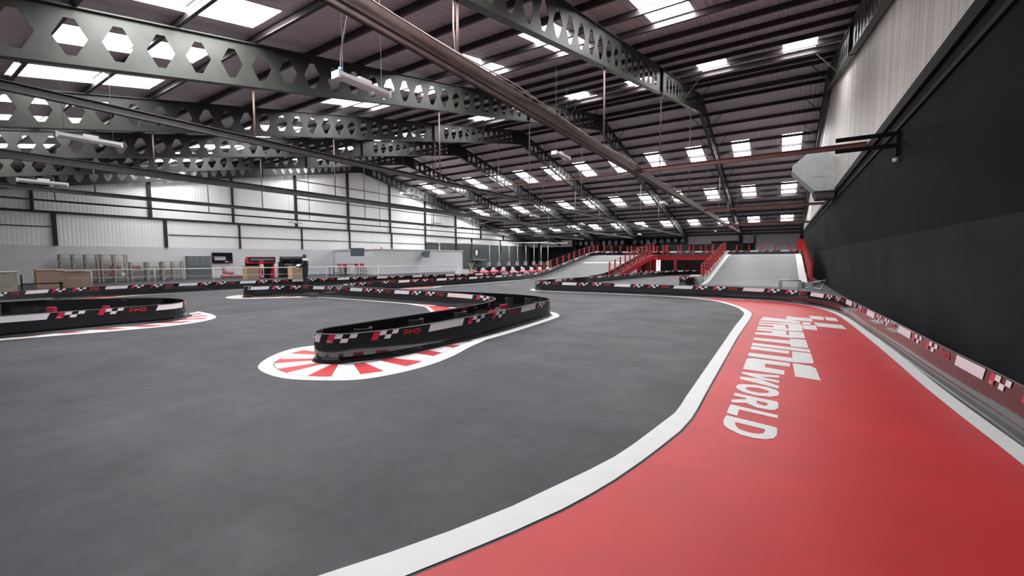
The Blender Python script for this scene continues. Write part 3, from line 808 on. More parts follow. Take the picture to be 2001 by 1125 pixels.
def near_kerb():
    r = empty('painted_kerb', (0,0,0), 'large red and white kerb painted round the nearest barrier nose', 'kerb')
    mb = MB(); curve = smooth([(-6.2,4.6),(-6.45,4.2)]+K_OUT, 0.03)
    def idx(q): return min(range(len(curve)), key=lambda i: (curve[i]-Vector(q)).length_squared)
    for k in range(-2, len(K_IN)-1):
        if k >= 0: a, b, i0, i1 = K_IN[k], K_IN[k+1], idx(K_OUT[k]), idx(K_OUT[k+1])
        elif k == -1: a, b, i0, i1 = (-6.15,4.05), K_IN[0], idx((-6.5,4.1)), idx(K_OUT[0])
        else: a, b, i0, i1 = (-6.0,4.6), (-6.15,4.05), 0, idx((-6.5,4.1))
        n = 6
        for j in range(n):
            t0, t1 = j/n, (j+1)/n
            p, q = Vector(a).lerp(Vector(b), t0), Vector(a).lerp(Vector(b), t1)
            u, v = curve[int(i0+(i1-i0)*t0)], curve[int(i0+(i1-i0)*t1)]
            p = p+(p-u)*0.25 if (p-u).length > 0.05 else p; q = q+(q-v)*0.25 if (q-v).length > 0.05 else q
            mb.quad((p.x,p.y,0.004),(u.x,u.y,0.004),(v.x,v.y,0.004),(q.x,q.y,0.004), 1 if k % 2 == 0 else 0)
    mb.build('kerb_blocks', ['whitepaint', 'kerbred'], r)
    outer = smooth([(-6.3,4.9),(-6.6,4.5),(-6.79,4.15),(-6.83,3.83),(-6.59,3.37),(-6.11,2.94),(-5.64,2.81),(-5.17,2.82),(-4.72,3.01),(-4.37,3.27),(-4.21,3.61),(-4.13,4.16),(-4.19,4.76),(-4.42,5.6),(-4.52,6.1)], 0.05)
    inner = inset(smooth([(-6.1,4.75),(-6.2,4.6),(-6.45,4.2)]+K_OUT+[(-4.7,6.1)], 0.05), 0.0)
    inner = [Vector(p) for p in inset([Vector(p) for p in inner], 0.012)]
    w = MB().flat([[(p.x, p.y) for p in outer]+[(p.x, p.y) for p in inner][::-1]], 0.0045)
    w.build('white_border', 'whitepaint', r)
near_kerb()
strip([p for p in p1.P[min(range(len(p1.P)), key=lambda i: (p1.P[i]-Vector((-4.80, 6.0))).length):min(range(len(p1.P)), key=lambda i: (p1.P[i]-Vector((-5.6, 10.35))).length)]], 0.06, 0.24, 0.0048, 'painted_line', 'white line round the right end of the near barrier island')
kerb([(-13.9,4.9),(-13.2,4.75),(-12.7,4.3),(-12.58,3.7),(-12.62,2.6),(-12.6,1.6),(-12.7,0.6)],
     [(-14.0,5.1),(-13.0,5.0),(-12.3,4.72),(-11.95,4.25),(-11.83,3.6),(-12.0,3.0),(-12.3,2.0),(-12.6,0.7)],
     [(-14.2,5.25),(-13.0,5.15),(-12.15,4.85),(-11.7,4.3),(-11.6,3.7),(-11.72,3.0),(-12.08,1.9),(-12.5,0.6)],
     19, 'red and white kerb round the tip of the left barrier loop')
kerb([(-18.2,8.9),(-18.1,8.3),(-17.7,8.2),(-17.25,8.8),(-16.6,9.5),(-15.9,9.75)],
     [(-18.9,9.2),(-18.85,8.4),(-18.3,8.0),(-17.7,7.95),(-17.05,8.3),(-16.5,9.0),(-15.8,9.6)],
     [(-19.15,9.4),(-19.1,8.4),(-18.5,7.8),(-17.8,7.7),(-17.05,8.05),(-16.45,8.75),(-15.7,9.55)],
     12, 'pale kerb round the far left tip of the serpentine barrier')

LETTERS = [
    [[(-0.398,11.591),(-0.347,12.267),(0.157,12.1),(0.407,11.772),(0.392,11.429),(0.152,11.489),(-0.08,11.584)]],
    [[(0.127,12.105),(0.15,12.733),(0.395,12.592),(0.654,12.603),(0.65,11.92),(0.39,11.958),(0.17,12.005)]],
    [[(-0.397,11.155),(-0.391,11.395),(-0.078,11.423),(0.406,11.358),(0.415,10.978),(0.148,11.102),(-0.122,11.218)]],
    [[(-0.109,10.77),(0.104,11.074),(0.127,10.486),(0.169,10.485),(0.157,11.077),(0.415,10.978),(0.395,10.229),(0.12,10.208),(-0.397,10.281),(-0.398,10.528),(-0.116,10.515)]],
    [[(-0.395,10.77),(-0.393,11.012),(-0.114,11.061),(0.093,11.068),(-0.109,10.77)]],
    [[(0.422,11.171),(0.673,11.325),(0.661,10.556),(0.419,10.62)]],
    [[(0.44,11.728),(0.586,11.754),(0.596,11.375),(0.425,11.27)]],
    [[(-0.398,9.949),(-0.391,10.212),(0.12,10.141),(0.116,9.632),(0.159,9.621),(0.165,10.128),(0.406,10.116),(0.408,9.386),(0.169,9.293),(-0.093,9.357),(-0.396,9.392),(-0.399,9.637),(-0.119,9.738),(-0.112,9.894)]],
    [[(-0.393,8.726),(-0.393,8.982),(0.17,8.976),(0.168,9.204),(0.41,9.221),(0.415,8.392),(0.175,8.381),(0.165,8.616)]],
    [[(-0.388,8.158),(-0.388,8.413),(0.429,8.279),(0.426,8.004)]],
    [[(-0.386,7.806),(-0.386,8.074),(0.149,7.967),(0.138,7.715)]],
    [[(-0.389,7.234),(-0.387,7.5),(0.179,7.443),(0.18,7.961),(0.425,7.941),(0.429,7.283),(0.414,7.194),(0.365,7.163),(0.177,7.126)]],
    [[(-0.392,6.352),(-0.392,6.975),(-0.372,7.065),(-0.31,7.103),(0.144,7.04),(0.138,6.808),(-0.148,6.815),(-0.149,6.594),(0.077,6.538),(0.073,6.29),(-0.386,6.332)]],
    [[(0.176,7.044),(0.204,7.061),(0.389,6.99),(0.432,6.866),(0.443,6.225),(0.187,6.274)]],
    [[(0.627,13.147),(0.915,13.089),(0.896,12.367),(0.656,12.444)]],
    [[(0.946,13.056),(1.158,12.946),(1.154,12.309),(0.939,12.378)]],
    [[(0.657,11.83),(1.157,11.672),(1.183,11.019),(0.696,11.167)]],
    [[(-0.395,6.088),(-0.383,6.173),(-0.187,6.169),(0.023,6.226),(0.02,6.098),(-0.182,6.036),(0.024,5.947),(0.018,5.841),(-0.177,5.906),(0.019,5.696),(0.017,5.58),(-0.183,5.686),(-0.387,5.792),(-0.395,5.904),(-0.192,5.924)]],
    [[(-0.401,5.424),(-0.384,5.513),(-0.351,5.558),(-0.221,5.605),(-0.097,5.584),(-0.01,5.519),(0.027,5.414),(0.012,5.282),(-0.062,5.196),(-0.2,5.171),(-0.322,5.238),(-0.384,5.338)],[(-0.306,5.408),(-0.269,5.476),(-0.175,5.49),(-0.087,5.434),(-0.067,5.383),(-0.084,5.334),(-0.154,5.29),(-0.246,5.308),(-0.293,5.362)]],
    [[(-0.393,5.047),(-0.39,5.153),(0.007,5.062),(0.018,5.008),(0.018,4.857),(-0.007,4.77),(-0.052,4.742),(-0.156,4.748),(-0.231,4.816),(-0.254,4.845),(-0.392,4.787),(-0.395,4.889),(-0.266,4.978),(-0.275,5.019)],[(-0.179,4.983),(-0.084,4.961),(-0.072,4.904),(-0.081,4.864),(-0.107,4.847),(-0.163,4.895)]],
    [[(-0.398,4.432),(-0.395,4.678),(-0.386,4.719),(0.017,4.62),(0.015,4.529),(-0.306,4.594),(-0.306,4.401)]],
    [[(-0.391,4.364),(0.009,4.274),(0.015,4.234),(0.013,4.091),(-0.007,3.999),(-0.064,3.94),(-0.15,3.917),(-0.246,3.936),(-0.341,4.018),(-0.387,4.096),(-0.403,4.198),(-0.399,4.298)],[(-0.31,4.218),(-0.08,4.174),(-0.072,4.145),(-0.082,4.072),(-0.116,4.034),(-0.186,4.023),(-0.265,4.057),(-0.298,4.134)]],
]

mb = MB()
for loops in LETTERS: mb.flat(loops, 0.0058)
tag(mb.build('floor_lettering', 'whitepaint'), 'large white logo lettering painted on the red floor', 'lettering')

# ------------------------------------------------------------------ right ramp
def ramp_surface(x0, x1, zf, ya, yb, name, root, m='ramp'):
    mb = MB(); n = 40
    for i in range(n):
        a = ya+(yb-ya)*i/n; b = ya+(yb-ya)*(i+1)/n
        za, zb_ = zf(0, a), zf(0, b)
        mb.quad((x0,a,za+0.012),(x1,a,za+0.012),(x1,b,zb_+0.012),(x0,b,zb_+0.012))
        mb.quad((x0,a,max(za-0.06,0)),(x0,b,max(zb_-0.06,0)),(x1,b,max(zb_-0.06,0)),(x1,a,max(za-0.06,0)))
        for x in (x0, x1): mb.quad((x,a,max(za-0.06,0)),(x,b,max(zb_-0.06,0)),(x,b,zb_+0.012),(x,a,za+0.012))
    return mb.build(name, m, root)
def side_band(x, w, zf, ya, yb, d0, d1, name, m, root, n=30):
    mb = MB()
    for i in range(n):
        a = ya+(yb-ya)*i/n; b = ya+(yb-ya)*(i+1)/n
        za, zb_ = zf(0, a), zf(0, b)
        P = [(x-w/2,a,za+d0),(x+w/2,a,za+d0),(x+w/2,a,za+d1),(x-w/2,a,za+d1)]; Q = [(x-w/2,b,zb_+d0),(x+w/2,b,zb_+d0),(x+w/2,b,zb_+d1),(x-w/2,b,zb_+d1)]
        P = [(p[0],p[1],max(p[2],0.0)) for p in P]; Q = [(p[0],p[1],max(p[2],0.0)) for p in Q]
        for k in range(4):
            k2 = (k+1)%4; mb.quad(P[k],P[k2],Q[k2],Q[k])
    return mb.build(name, m, root)
R1 = empty('track_ramp', (0,0,0), 'wide pale grey kart ramp rising beside the right wall', 'ramp')
ramp_surface(-3.85, 1.22, zrr, 25.3, 40.6, 'ramp_surface', R1)
side_band(-3.75, 0.24, zrr, 25.3, 40.6, 0.0, 0.02, 'white_edge_line', 'whitepaint', R1)
side_band(1.02, 0.36, zrr, 25.3, 40.6, 0.0, 0.022, 'white_edge_line', 'whitepaint', R1)
side_band(-3.98, 0.07, zrr, 26.5, 40.6, -0.32, 0.0, 'side_stringer', 'galv', R1)
for i in range(9):
    y = 27.6+1.45*i; z = zrr(0, y)
    MB().prism([(y-0.3, z-0.05), (y+0.55, z+0.02), (y+0.5, z+0.36), (y+0.1, z+0.34)], -0.03, 0.03, fr=lambda u, v, w: (-3.9+w, u, v)).build('side_gusset', 'galv', R1)
MB().box(-4.5, 26.0, 0, -3.95, 27.0, 0.5).box(-4.5, 26.9, 0.0, -3.95, 27.6, 0.3).build('foot_plate', 'galv', R1)
def railing(name_label, pts, top, cat='railing', wires=(0.2, 0.4, 0.6, 0.8, 0.97), w=0.085, m='railred'):
    r = empty('ramp_railing', (0,0,0), name_label, cat)
    for x, y, z in pts:
        MB().box(x-w/2, y-w*0.6, z-0.1, x+w/2, y+w*0.6, z+top).build('post', m, r)
    mb = MB()
    for h in wires:
        mb.tube([(x, y, z+h*top) for x, y, z in pts], 0.008, 5)
    mb.build('wire', 'wire', r)
    return r
ys = [27.7+1.12*i for i in range(12)]
railing('red railing posts along the left edge of the right ramp', [(-4.1, y, zrr(0, y)) for y in ys], 1.05)
MB_ = MB()
r = empty('ramp_side_screen', (0,0,0), 'red netting screen along the right edge of the right ramp', 'screen')
side_band(1.36, 0.05, zrr, 28.3, 40.8, 0.05, 0.92, 'red_net', 'darkred', r)
for y in [28.3+1.13*i for i in range(12)]:
    MB().box(1.31, y-0.06, zrr(0,y)-0.3 if zrr(0,y) > 0.3 else 0, 1.43, y+0.06, zrr(0,y)+1.05).build('post', 'railred', r)
MB().box(0.95, 40.5, 2.1, 1.45, 40.62, 2.98).build('end_panel', 'railred', r)
# red stringer left of the right ramp
r = empty('red_support_beam', (0,0,0), 'sloping red steel beam carrying the left side of the right ramp', 'beam')
side_band(-4.12, 0.12, zrr, 28.4, 40.15, -0.30, 0.06, 'web', 'railred', r)
# ------------------------------------------------------------------ left ramp
R2 = empty('track_ramp', (0,0,0), 'pale grey kart ramp rising at the centre left of the red deck', 'ramp')
ramp_surface(-15.6, -10.1, zl, 26.0, 40.3, 'ramp_surface', R2)
mb = MB()
for i in range(22):
    a, b = -14.7+0.2*i, -14.5+0.2*i; j0, j1 = 0.05*sin(i*2.3), 0.05*sin((i+1)*2.3)
    mb.quad((a,34.35+j0,zl(0,34.35+j0)+0.02),(b,34.35+j1,zl(0,34.35+j1)+0.02),(b,34.75-j1,zl(0,34.75-j1)+0.02),(a,34.75-j0,zl(0,34.75-j0)+0.02))
mb.build('worn_cross_line', 'whitepaint', R2)
side_band(-9.98, 0.1, zl, 27.2, 40.4, -0.42, 0.0, 'red_stringer', 'railred', R2)
mb = MB()
for y in [29.0+1.25*i for i in range(9)]:
    z = zl(0, y); mb.bar((-9.93, y-0.35, z+0.02), (-9.93, y+0.35, z+0.42), 0.03, 0.05); mb.bar((-9.93, y+0.35, z+0.02), (-9.93, y-0.2, z+0.35), 0.03, 0.04)
mb.build('bracing', 'railred', R2)
for y in (31.0, 35.0, 38.2, 40.2):
    MB().box(-10.1, y-0.12, 0, -9.86, y+0.12, zl(0,y)-0.3).build('column', 'railred', R2)
railing('red railing posts along the outer left edge of the left ramp', [(-15.5, y, zl(0, y)+0.05) for y in [27.6+1.12*i for i in range(12)]], 1.0)
railing('red railing posts along the right edge of the left ramp', [(-10.12, y, zl(0, y)-0.05) for y in [28.35+1.16*i for i in range(11)]], 1.18)
# ------------------------------------------------------------------ raised deck
D = empty('raised_track_deck', (0,0,0), 'raised track deck on red steel beams linking the two ramps', 'deck')
MB().box(-15.6, 40.3, DZ-0.07, 1.3, 46.8, DZ+0.012).build('deck_surface', 'ramp', D)
MB().box(-9.9, 40.35, DZ-0.42, -3.9, 40.47, DZ+0.0).box(-9.9, 40.25, DZ-0.45, -3.9, 40.55, DZ-0.42).box(-9.9, 40.25, DZ-0.02, -3.9, 40.55, DZ+0.01).build('front_beam', 'railred', D)
for x, y in ((-8.2,40.5),(-7.75,43.8),(-12.0,43.8),(-3.95,41.0),(-5.9,46.0),(-1.5,41.0)):
    MB().box(x-0.13, y-0.13, 0, x+0.13, y+0.13, DZ-0.42).build('column', 'railred', D)
MB().bar((-8.2,40.6,0.1),(-7.1,40.6,1.3),0.04,0.04).bar((-7.1,40.6,0.1),(-8.2,40.6,1.3),0.04,0.04).build('cross_brace', 'darksteel', D)
railing('red railing posts along the front of the raised deck', [(x, 40.45, DZ) for x in (-9.35,-8.9,-7.76,-6.72,-5.7,-5.1,-4.5)], 0.95)
railing('red railing posts along the back of the raised deck', [(x, 46.6, DZ+0.05) for x in [-14.6+1.08*i for i in range(15)]], 0.95, w=0.1)
railing('short red railing posts curving round the far left corner of the deck', [(-15.35, 41.3, DZ+0.05), (-15.0, 42.5, DZ+0.05), (-14.4, 43.6, DZ+0.05), (-13.5, 44.5, DZ+0.05), (-12.5, 45.1, DZ+0.05), (-11.4, 45.6, DZ+0.05), (-10.3, 45.9, DZ+0.05)], 1.0)
o = MB().box(-15.0, 52.0, 0, WX, 52.2, 1.72).build('partition', 'black'); tag(o, 'black partition under and behind the raised deck', 'partition')
mb = MB()
mb.box(-13.0, 51.9, 0.0, -12.5, 51.98, 1.6); mb.box(-12.38, 51.9, 0.0, -11.95, 51.98, 1.65)
tag(mb.build('bright_doorway', 'daylight'), 'bright daylit doorway seen below the raised deck', 'doorway')
for x, w_ in ((-6.5, 'right'), (-11.8, 'left')):
    tag(MB().box(x, 50.0, 0, x+2.9, 50.1, 3.3).build('black_screen_panel', 'black'), 'tall black screen panel standing behind the raised deck, ' + w_ + ' one', 'screen')
# galvanised guard frame near the foot of the right ramp
G = empty('guard_frame', (0,0,0), 'galvanised steel guard frame with tube hoop between barrier and right ramp', 'guard rail')
MB().tube([(-0.05,19,0.66),(0.62,19,0.64)], 0.03, 8).build('top_tube', 'galv', G, smooth=True)
MB().box(-0.08,18.95,0,0.04,19.05,0.62).build('post', 'galv', G); MB().box(0.52,18.95,0,0.66,19.05,0.62).build('post', 'galv', G); MB().box(0.86,18.95,0,0.98,19.05,0.6).build('post', 'galv', G)
MB().tube([(0.88,19,0.55),(1.35,19,0.68),(1.23,19,0.34),(0.78,19,0.38)], 0.03, 8).build('hoop', 'galv', G, smooth=True)
MB().prism([(0.55,0.62),(0.9,0.55),(0.95,0.3),(0.6,0.36)], 19.08, 19.12, fr=lambda u, v, w: (u, w, v)).build('plate', 'galv', G)
# ------------------------------------------------------------------ duct cowl on the right wall
D = empty('ventilation_cowl', (WX-0.02, 25.4, 5.6), 'big galvanised chamfered ventilation cowl on the right wall', 'ventilation duct')
prof = [(0.02,0.62),(-0.36,0.92),(-1.12,0.98),(-1.74,0.45),(-1.76,0.18),(-0.80,-0.88),(0.02,-0.88)]
MB().prism(prof, 0.0, 1.5, fr=lambda u, v, w: (u, w, v)).build('cowl_body', 'duct', D)
MB().prism([(-0.86,-0.89),(-0.02,-0.89),(-0.02,-1.22),(-0.72,-1.22)], 0.05, 1.45, fr=lambda u, v, w: (u, w, v)).build('outlet', 'ductdark', D)
MB().box(-0.03, -0.012, -0.85, 0.0, 0.0, 0.6).box(-1.0,-0.008,-0.2,-0.2,0.0,-0.19).build('seam', 'duct', D)
B = empty('wall_bracket', (WX, 12.3, 4.0), 'black double-armed bracket with a hanging post on the right wall', 'bracket')
MB().box(-1.1,-0.04,0.12,0.0,0.04,0.2).build('arm', 'black', B); MB().box(-1.1,-0.04,-0.13,-0.04,0.04,-0.05).build('arm', 'black', B)
MB().box(-0.06,-0.05,-0.32,0.0,0.05,0.2).build('post', 'black', B)
MB().lathe([(0,-0.05),(0.05,-0.03),(0.055,0.03),(0,0.05)], (-0.05,0,-0.4), 12).build('sensor', 'lampw', B, smooth=True)

# ------------------------------------------------------------------ hanging lamps
def lamp(loc, label):
    r = empty('batten_lamp', loc, label, 'ceiling lamp', 'batten lamps under the roof')
    MB().prism([(-0.10,0.05),(-0.10,-0.02),(-0.05,-0.07),(0.05,-0.07),(0.10,-0.02),(0.10,0.05)], -0.6, 0.6, fr=lambda u, v, w: (u, w, v)).build('housing', 'lampw', r)
    MB().box(-0.11,-0.62,-0.075,0.11,-0.58,0.055).build('end_cap', 'white', r); MB().box(-0.11,0.58,-0.075,0.11,0.62,0.055).build('end_cap', 'white', r)
    MB().box(-0.055,-0.12,0.05,0.055,0.16,0.12).build('driver_box', 'lampw', r)
    MB().lathe([(0,-0.13),(0.045,-0.12),(0.05,-0.09),(0.05,-0.06)], (0,0.2,0), 12).build('sensor', 'white', r, smooth=True)
    return r
L0 = lamp((-7.0, 5.55, 4.88), 'large white batten lamp hanging by a beige cable, nearest the camera')
MB().lathe([(0,-0.06),(0.04,-0.06),(0.04,0.06),(0,0.06)], (0,-0.5,0.09), 10, ax='z').build('connector', 'blue', L0, smooth=True)
o = MB().tube([tuple(v) for v in [(-7.0,5.05,5.02),(-6.95,5.02,5.15),(-6.5,4.75,5.25),(-6.0,4.46,5.28),(-5.3,4.05,5.2),(-4.98,3.8,5.02),(-4.9,3.75,4.86)]], 0.013, 6).build('lamp_cable', 'cable', smooth=True)
tag(o, 'beige cable looping from the brown rail down to the nearest lamp', 'cable')
o = MB().tube([(-4.86,5.75,roof_z(5.75)-1.3),(-4.84,5.72,5.4),(-4.86,5.8,4.95)], 0.014, 6).build('lamp_cable', 'cable', smooth=True)
tag(o, 'beige cable dropping beside the hanger rod onto the brown rail', 'cable')
LP = [((-15,3.4,4.56),'white batten lamp under the left roof lights, second largest in view'),
      ((-22,3.7,4.24),'white batten lamp far left, below the lower castellated rafter'),
      ((-7.3,14.9,5.45),'white batten lamp hanging just right of the far left slope, left of the brown rail'),
      ((-17.2,16.5,5.0),'white batten lamp in front of the white gable cladding, upper one'),
      ((-28.6,31.0,5.0),'white batten lamp in front of the gable cladding, lower one near the apex post'),
      ((-6.5,28.1,5.0),'small white batten lamp beside the second far rafter'),
      ((-3.9,47.5,4.9),'small white batten lamp below the last roof light row, near the right wall'),
      ((-7.3,59,4.9),'small white batten lamp far back, left of the rightmost rafter foot'),
      ((-20.3,58.7,4.9),'small white batten lamp far back above the valley beam, left one'),
      ((-17.3,60.8,4.9),'small white batten lamp far back above the valley beam, right one'),
      ((-17.4,40.4,5.0),'small white batten lamp above the left ramp'),
      ((-17.3,30.4,5.0),'small white batten lamp in front of the far roof slope, left of centre'),
      ((-26.5,59,4.95),'small white batten lamp near the far left corner, right one'),
      ((-31.5,56,4.95),'small white batten lamp near the far left corner, left one'),
      ((-1.7,66.2,4.3),'small white batten lamp before the pale back wall at right'),
      ((-35.5,20.6,4.7),'small white batten lamp before the middle of the gable cladding')]
for loc, lab in LP: copy_tree(L0, loc, lab)
for c in list(bpy.data.objects):
    if c.name.startswith('connector') and c.parent is not L0: bpy.data.objects.remove(c)
# thin drop wires up to the roof
for o in [o for o in bpy.data.objects if o.name.startswith('batten_lamp') and o.parent is None]:
    x, y, z = o.location
    for dy in (-0.45, 0.45):
        MB().tube([(0,dy,0.05),(0,dy,roof_z(y+dy)-0.03-z)], 0.005, 5).build('drop_wire', 'wire', o)

# ------------------------------------------------------------------ staff room box
R = empty('room_pod', (-33.2, 33.7, 0), 'pale grey flat-roofed room projecting from the gable wall', 'room')
MB().box(-6.2,-6.7,0,0,6.7,2.44).build('pod_wall', 'greywall', R)
MB().box(-6.2,-6.8,2.44,0.1,6.8,2.52).build('roof_edge', 'white', R)
o = MB()
for y in (37.5, 38.1, 38.7): o.tube([(-33.8,y,2.52),(-33.8,y,2.75),(-34.3,y+0.3,2.78)], 0.04, 8)
tag(o.build('roof_pipe', 'darksteel', smooth=True), 'dark bent pipes standing on the roof of the grey room', 'pipe')
o = MB().lathe([(0,2.52),(0.08,2.52),(0.07,2.68),(0,2.72)], (-33.5,28.2,0), 12).build('alarm_beacon', 'stred', smooth=True); tag(o, 'small red beacon on the roof edge of the grey room', 'beacon')
dr = MB().box(GX+0.02,27.75,0,GX+0.08,28.95,1.98).build('door_1', 'white'); structure(dr)
def screen_on_arm(loc, rz, label):
    r = empty('wall_monitor', loc, label, 'monitor', rz=rz)
    mb = MB(); mb.box(-0.05,-0.62,-0.38,0.05,0.62,0.38)
    o = mb.build('monitor_panel', 'teal', r); o.rotation_euler = (0, 0.18, 0)
    MB().box(-0.10,-0.25,-0.2,-0.05,0.25,0.2).build('rear_cover', 'darksteel', r)
    MB().bar((-0.1,0,0),(-0.55,0.35,0.0),0.06,0.06).box(-0.65,0.2,-0.2,-0.55,0.5,0.2).build('arm', 'black', r)
screen_on_arm((-33.4,25.3,2.17), -0.35, 'blue-grey monitor on an arm at the left corner of the grey room')
screen_on_arm((-32.35,33.3,2.05), 0.25, 'blue-grey monitor on an arm at the middle of the grey room wall')

# ------------------------------------------------------------------ pit area railing
rp = [(-33.5,5.0),(-32.3,7.0),(-31.3,9.5),(-30.4,12.2),(-29.2,15.5),(-27.7,18.3),(-25.6,21.2),(-23.8,23.8),(-22.2,26.4)]
r = empty('handrail', (0,0,0), 'thin white handrail running along the edge of the pit area', 'railing')
MB().tube([(x,y,0.95) for x,y in rp], 0.028, 8).build('top_rail', 'offwhite', r, smooth=True)
MB().tube([(x,y,0.5) for x,y in rp], 0.010, 6).build('mid_wire', 'offwhite', r, smooth=True)
for x, y in rp+[(-26.6,19.8)]: MB().tube([(x,y,0),(x,y,0.95)], 0.022, 8).build('post', 'offwhite', r, smooth=True)

# ------------------------------------------------------------------ things along the gable wall
def shelving(y0, y1, h, nleg, label, boxes=()):
    r = empty('timber_rack', (GX+1.0,(y0+y1)/2,0), label, 'rack')
    for i in range(nleg):
        y = y0+(y1-y0)*i/(nleg-1)-(y0+y1)/2
        MB().box(-0.05,y-0.035,0,0.0,y+0.035,h).box(-0.55,y-0.035,0,-0.5,y+0.035,h).build('upright', 'timber', r)
    for z in (0.35, 0.8, h*0.7, h-0.04):
        MB().box(-0.55,(y0-y1)/2-0.03,z,0.0,(y1-y0)/2+0.03,z+0.03).build('shelf', 'timber', r)
shelving(7.0, 8.75, 1.88, 4, 'tall empty pale timber rack by the grey wall, left one')
shelving(8.95, 10.2, 1.88, 3, 'tall pale timber rack with red helmets and boxes on its lower shelves')
shelving(10.45, 11.3, 1.35, 2, 'low pale timber rack between the tall rack and the lockers, left one')
shelving(11.4, 12.2, 1.35, 2, 'low pale timber rack between the tall rack and the lockers, middle one')
shelving(12.3, 13.5, 1.38, 3, 'low pale timber rack standing next to the grey lockers')
mb = MB(); k = 0
def small(name, mbx, m, label, cat, grp=None): return tag(mbx.build(name, m), label, cat, grp)
for y, z in ((9.1,0.83),(9.5,0.83),(9.1,0.38),(9.5,0.38),(9.85,0.83),(10.65,0.83),(10.9,0.83)):
    bb = MB().lathe([(0,0),(0.11,0.01),(0.15,0.08),(0.15,0.16),(0.1,0.25),(0,0.28)], (GX+0.75,y,z), 12)
    small('crash_helmet', bb, 'pinkbag', 'dusty red crash helmet on a lower shelf of the timber racks', 'helmet', 'dusty red helmets on the racks')
small('crash_helmet', MB().lathe([(0,0),(0.11,0.01),(0.15,0.08),(0.15,0.16),(0.1,0.25),(0,0.28)], (GX+0.75,10.02,0.38), 12), 'white', 'white crash helmet among the dusty red ones on the timber rack', 'helmet')
def cabinet(x, y0, y1, h, d, label, top='cardlight', body='card', nm='chipboard_cabinet'):
    r = empty(nm, (x, (y0+y1)/2, 0), label, 'cabinet'); w = (y1-y0)/2
    MB().box(-d,-w,0,0,w,h-0.05).build('body', body, r)
    MB().box(-d-0.02,-w-0.03,h-0.05,0.03,w+0.03,h).build('top_board', top, r)
    MB().box(-d,-w-0.02,0,0.0,-w,h).build('side_panel', 'cardlight' if body == 'card' else body, r)
cabinet(-33.0, 5.1, 6.1, 1.02, 0.8, 'brown chipboard counter with raised top at far left')
cabinet(-33.3, 6.15, 7.2, 0.9, 0.8, 'lower brown chipboard counter with white paper on top at far left')
small('paper_sheet', MB().box(-33.9,6.3,0.9,-33.2,6.9,0.93), 'white', 'white papers lying on the lower chipboard counter', 'paper')
cabinet(-31.2, 3.2, 4.15, 0.98, 0.7, 'beige cupboard cut by the left edge of the picture', top='white', body='timber', nm='cupboard')
mb = MB().box(-28.7,3.9,0.05,-28.6,3.95,0.85).box(-28.7,3.9,0.4,-28.6,5.2,0.46).box(-28.7,5.1,0,-28.6,5.2,0.46)
small('trolley_frame', mb, 'darksteel', 'dark low trolley frame in front of the chipboard counters', 'trolley')
# lockers
for i in range(2):
    r = empty('steel_locker', (GX+0.6, 14.35+0.8*i, 0), 'tall grey steel locker unit, ' + ('left' if i == 0 else 'right') + ' one of the pair by the wall screen', 'locker')
    MB().box(-0.55,-0.39,0,0,0.39,1.8).build('body', 'locker', r)
    for j in range(2):
        dd = MB().box(0,-0.37+0.38*j,0.05,0.02,-0.02+0.38*j,1.76).build('door', 'locker', r)
        mb = MB()
        for q in range(9): mb.box(0.02,-0.35+0.38*j,0.2+0.1*q,0.028,-0.04+0.38*j,0.215+0.1*q)
        mb.build('louvre', 'darksteel', dd)
# wall screen
r = empty('wall_screen', (GX+0.1, 16.55, 1.66), 'black wall-mounted screen with white and red tabs right of the lockers', 'screen')
MB().box(0,-0.76,-0.43,0.08,0.76,0.43).build('casing', 'black', r)
MB().box(0.08,-0.73,-0.40,0.085,0.73,0.40).build('display', 'screen', r)
MB().box(0.086,-0.66,0.04,0.09,0.22,0.1).box(0.086,-0.6,-0.12,0.09,0.25,0.0).box(0.086,-0.6,-0.2,0.09,0.2,-0.14).build('text_bar', 'screentext', r)
MB().box(0.086,0.18,-0.35,0.09,0.4,-0.28).build('white_tab', 'stwhite', r); MB().box(0.086,0.4,-0.35,0.09,0.65,-0.28).build('red_tab', 'stred', r)
# dusty covers heap
for i, (y, z, w, h) in enumerate(((15.9,0,0.7,0.35),(16.5,0,0.7,0.3),(17.0,0,0.6,0.25),(15.9,0.35,0.45,0.3),(16.3,0.3,0.5,0.25),(15.75,0.65,0.3,0.3))):
    bb = MB().lathe([(0,z),(0.42*w,z+0.02),(0.5*w,z+h*0.5),(0.4*w,z+h*0.9),(0,z+h)], (GX+1.6,y+0.2,0), 10, sx=0.9)
    small('folded_cover', bb, 'pinkbag', 'dusty red folded cover in the heap beside the grey lockers', 'cover', 'heap of dusty red covers')
for i in range(4):
    small('floor_bag', MB().lathe([(0,0),(0.25,0.02),(0.3,0.15),(0.15,0.3),(0,0.32)], (GX+2.2,18.0+0.4*i,0), 10), 'pinkbag' if i < 3 else 'cardlight', 'dusty reddish bag in the low row left of the arcade cabinet', 'bag', 'low row of dusty bags')
cabinet(-34.2, 15.95, 16.85, 1.0, 0.6, 'plain brown chipboard counter left of the racing arcade machine', body='card', top='card')
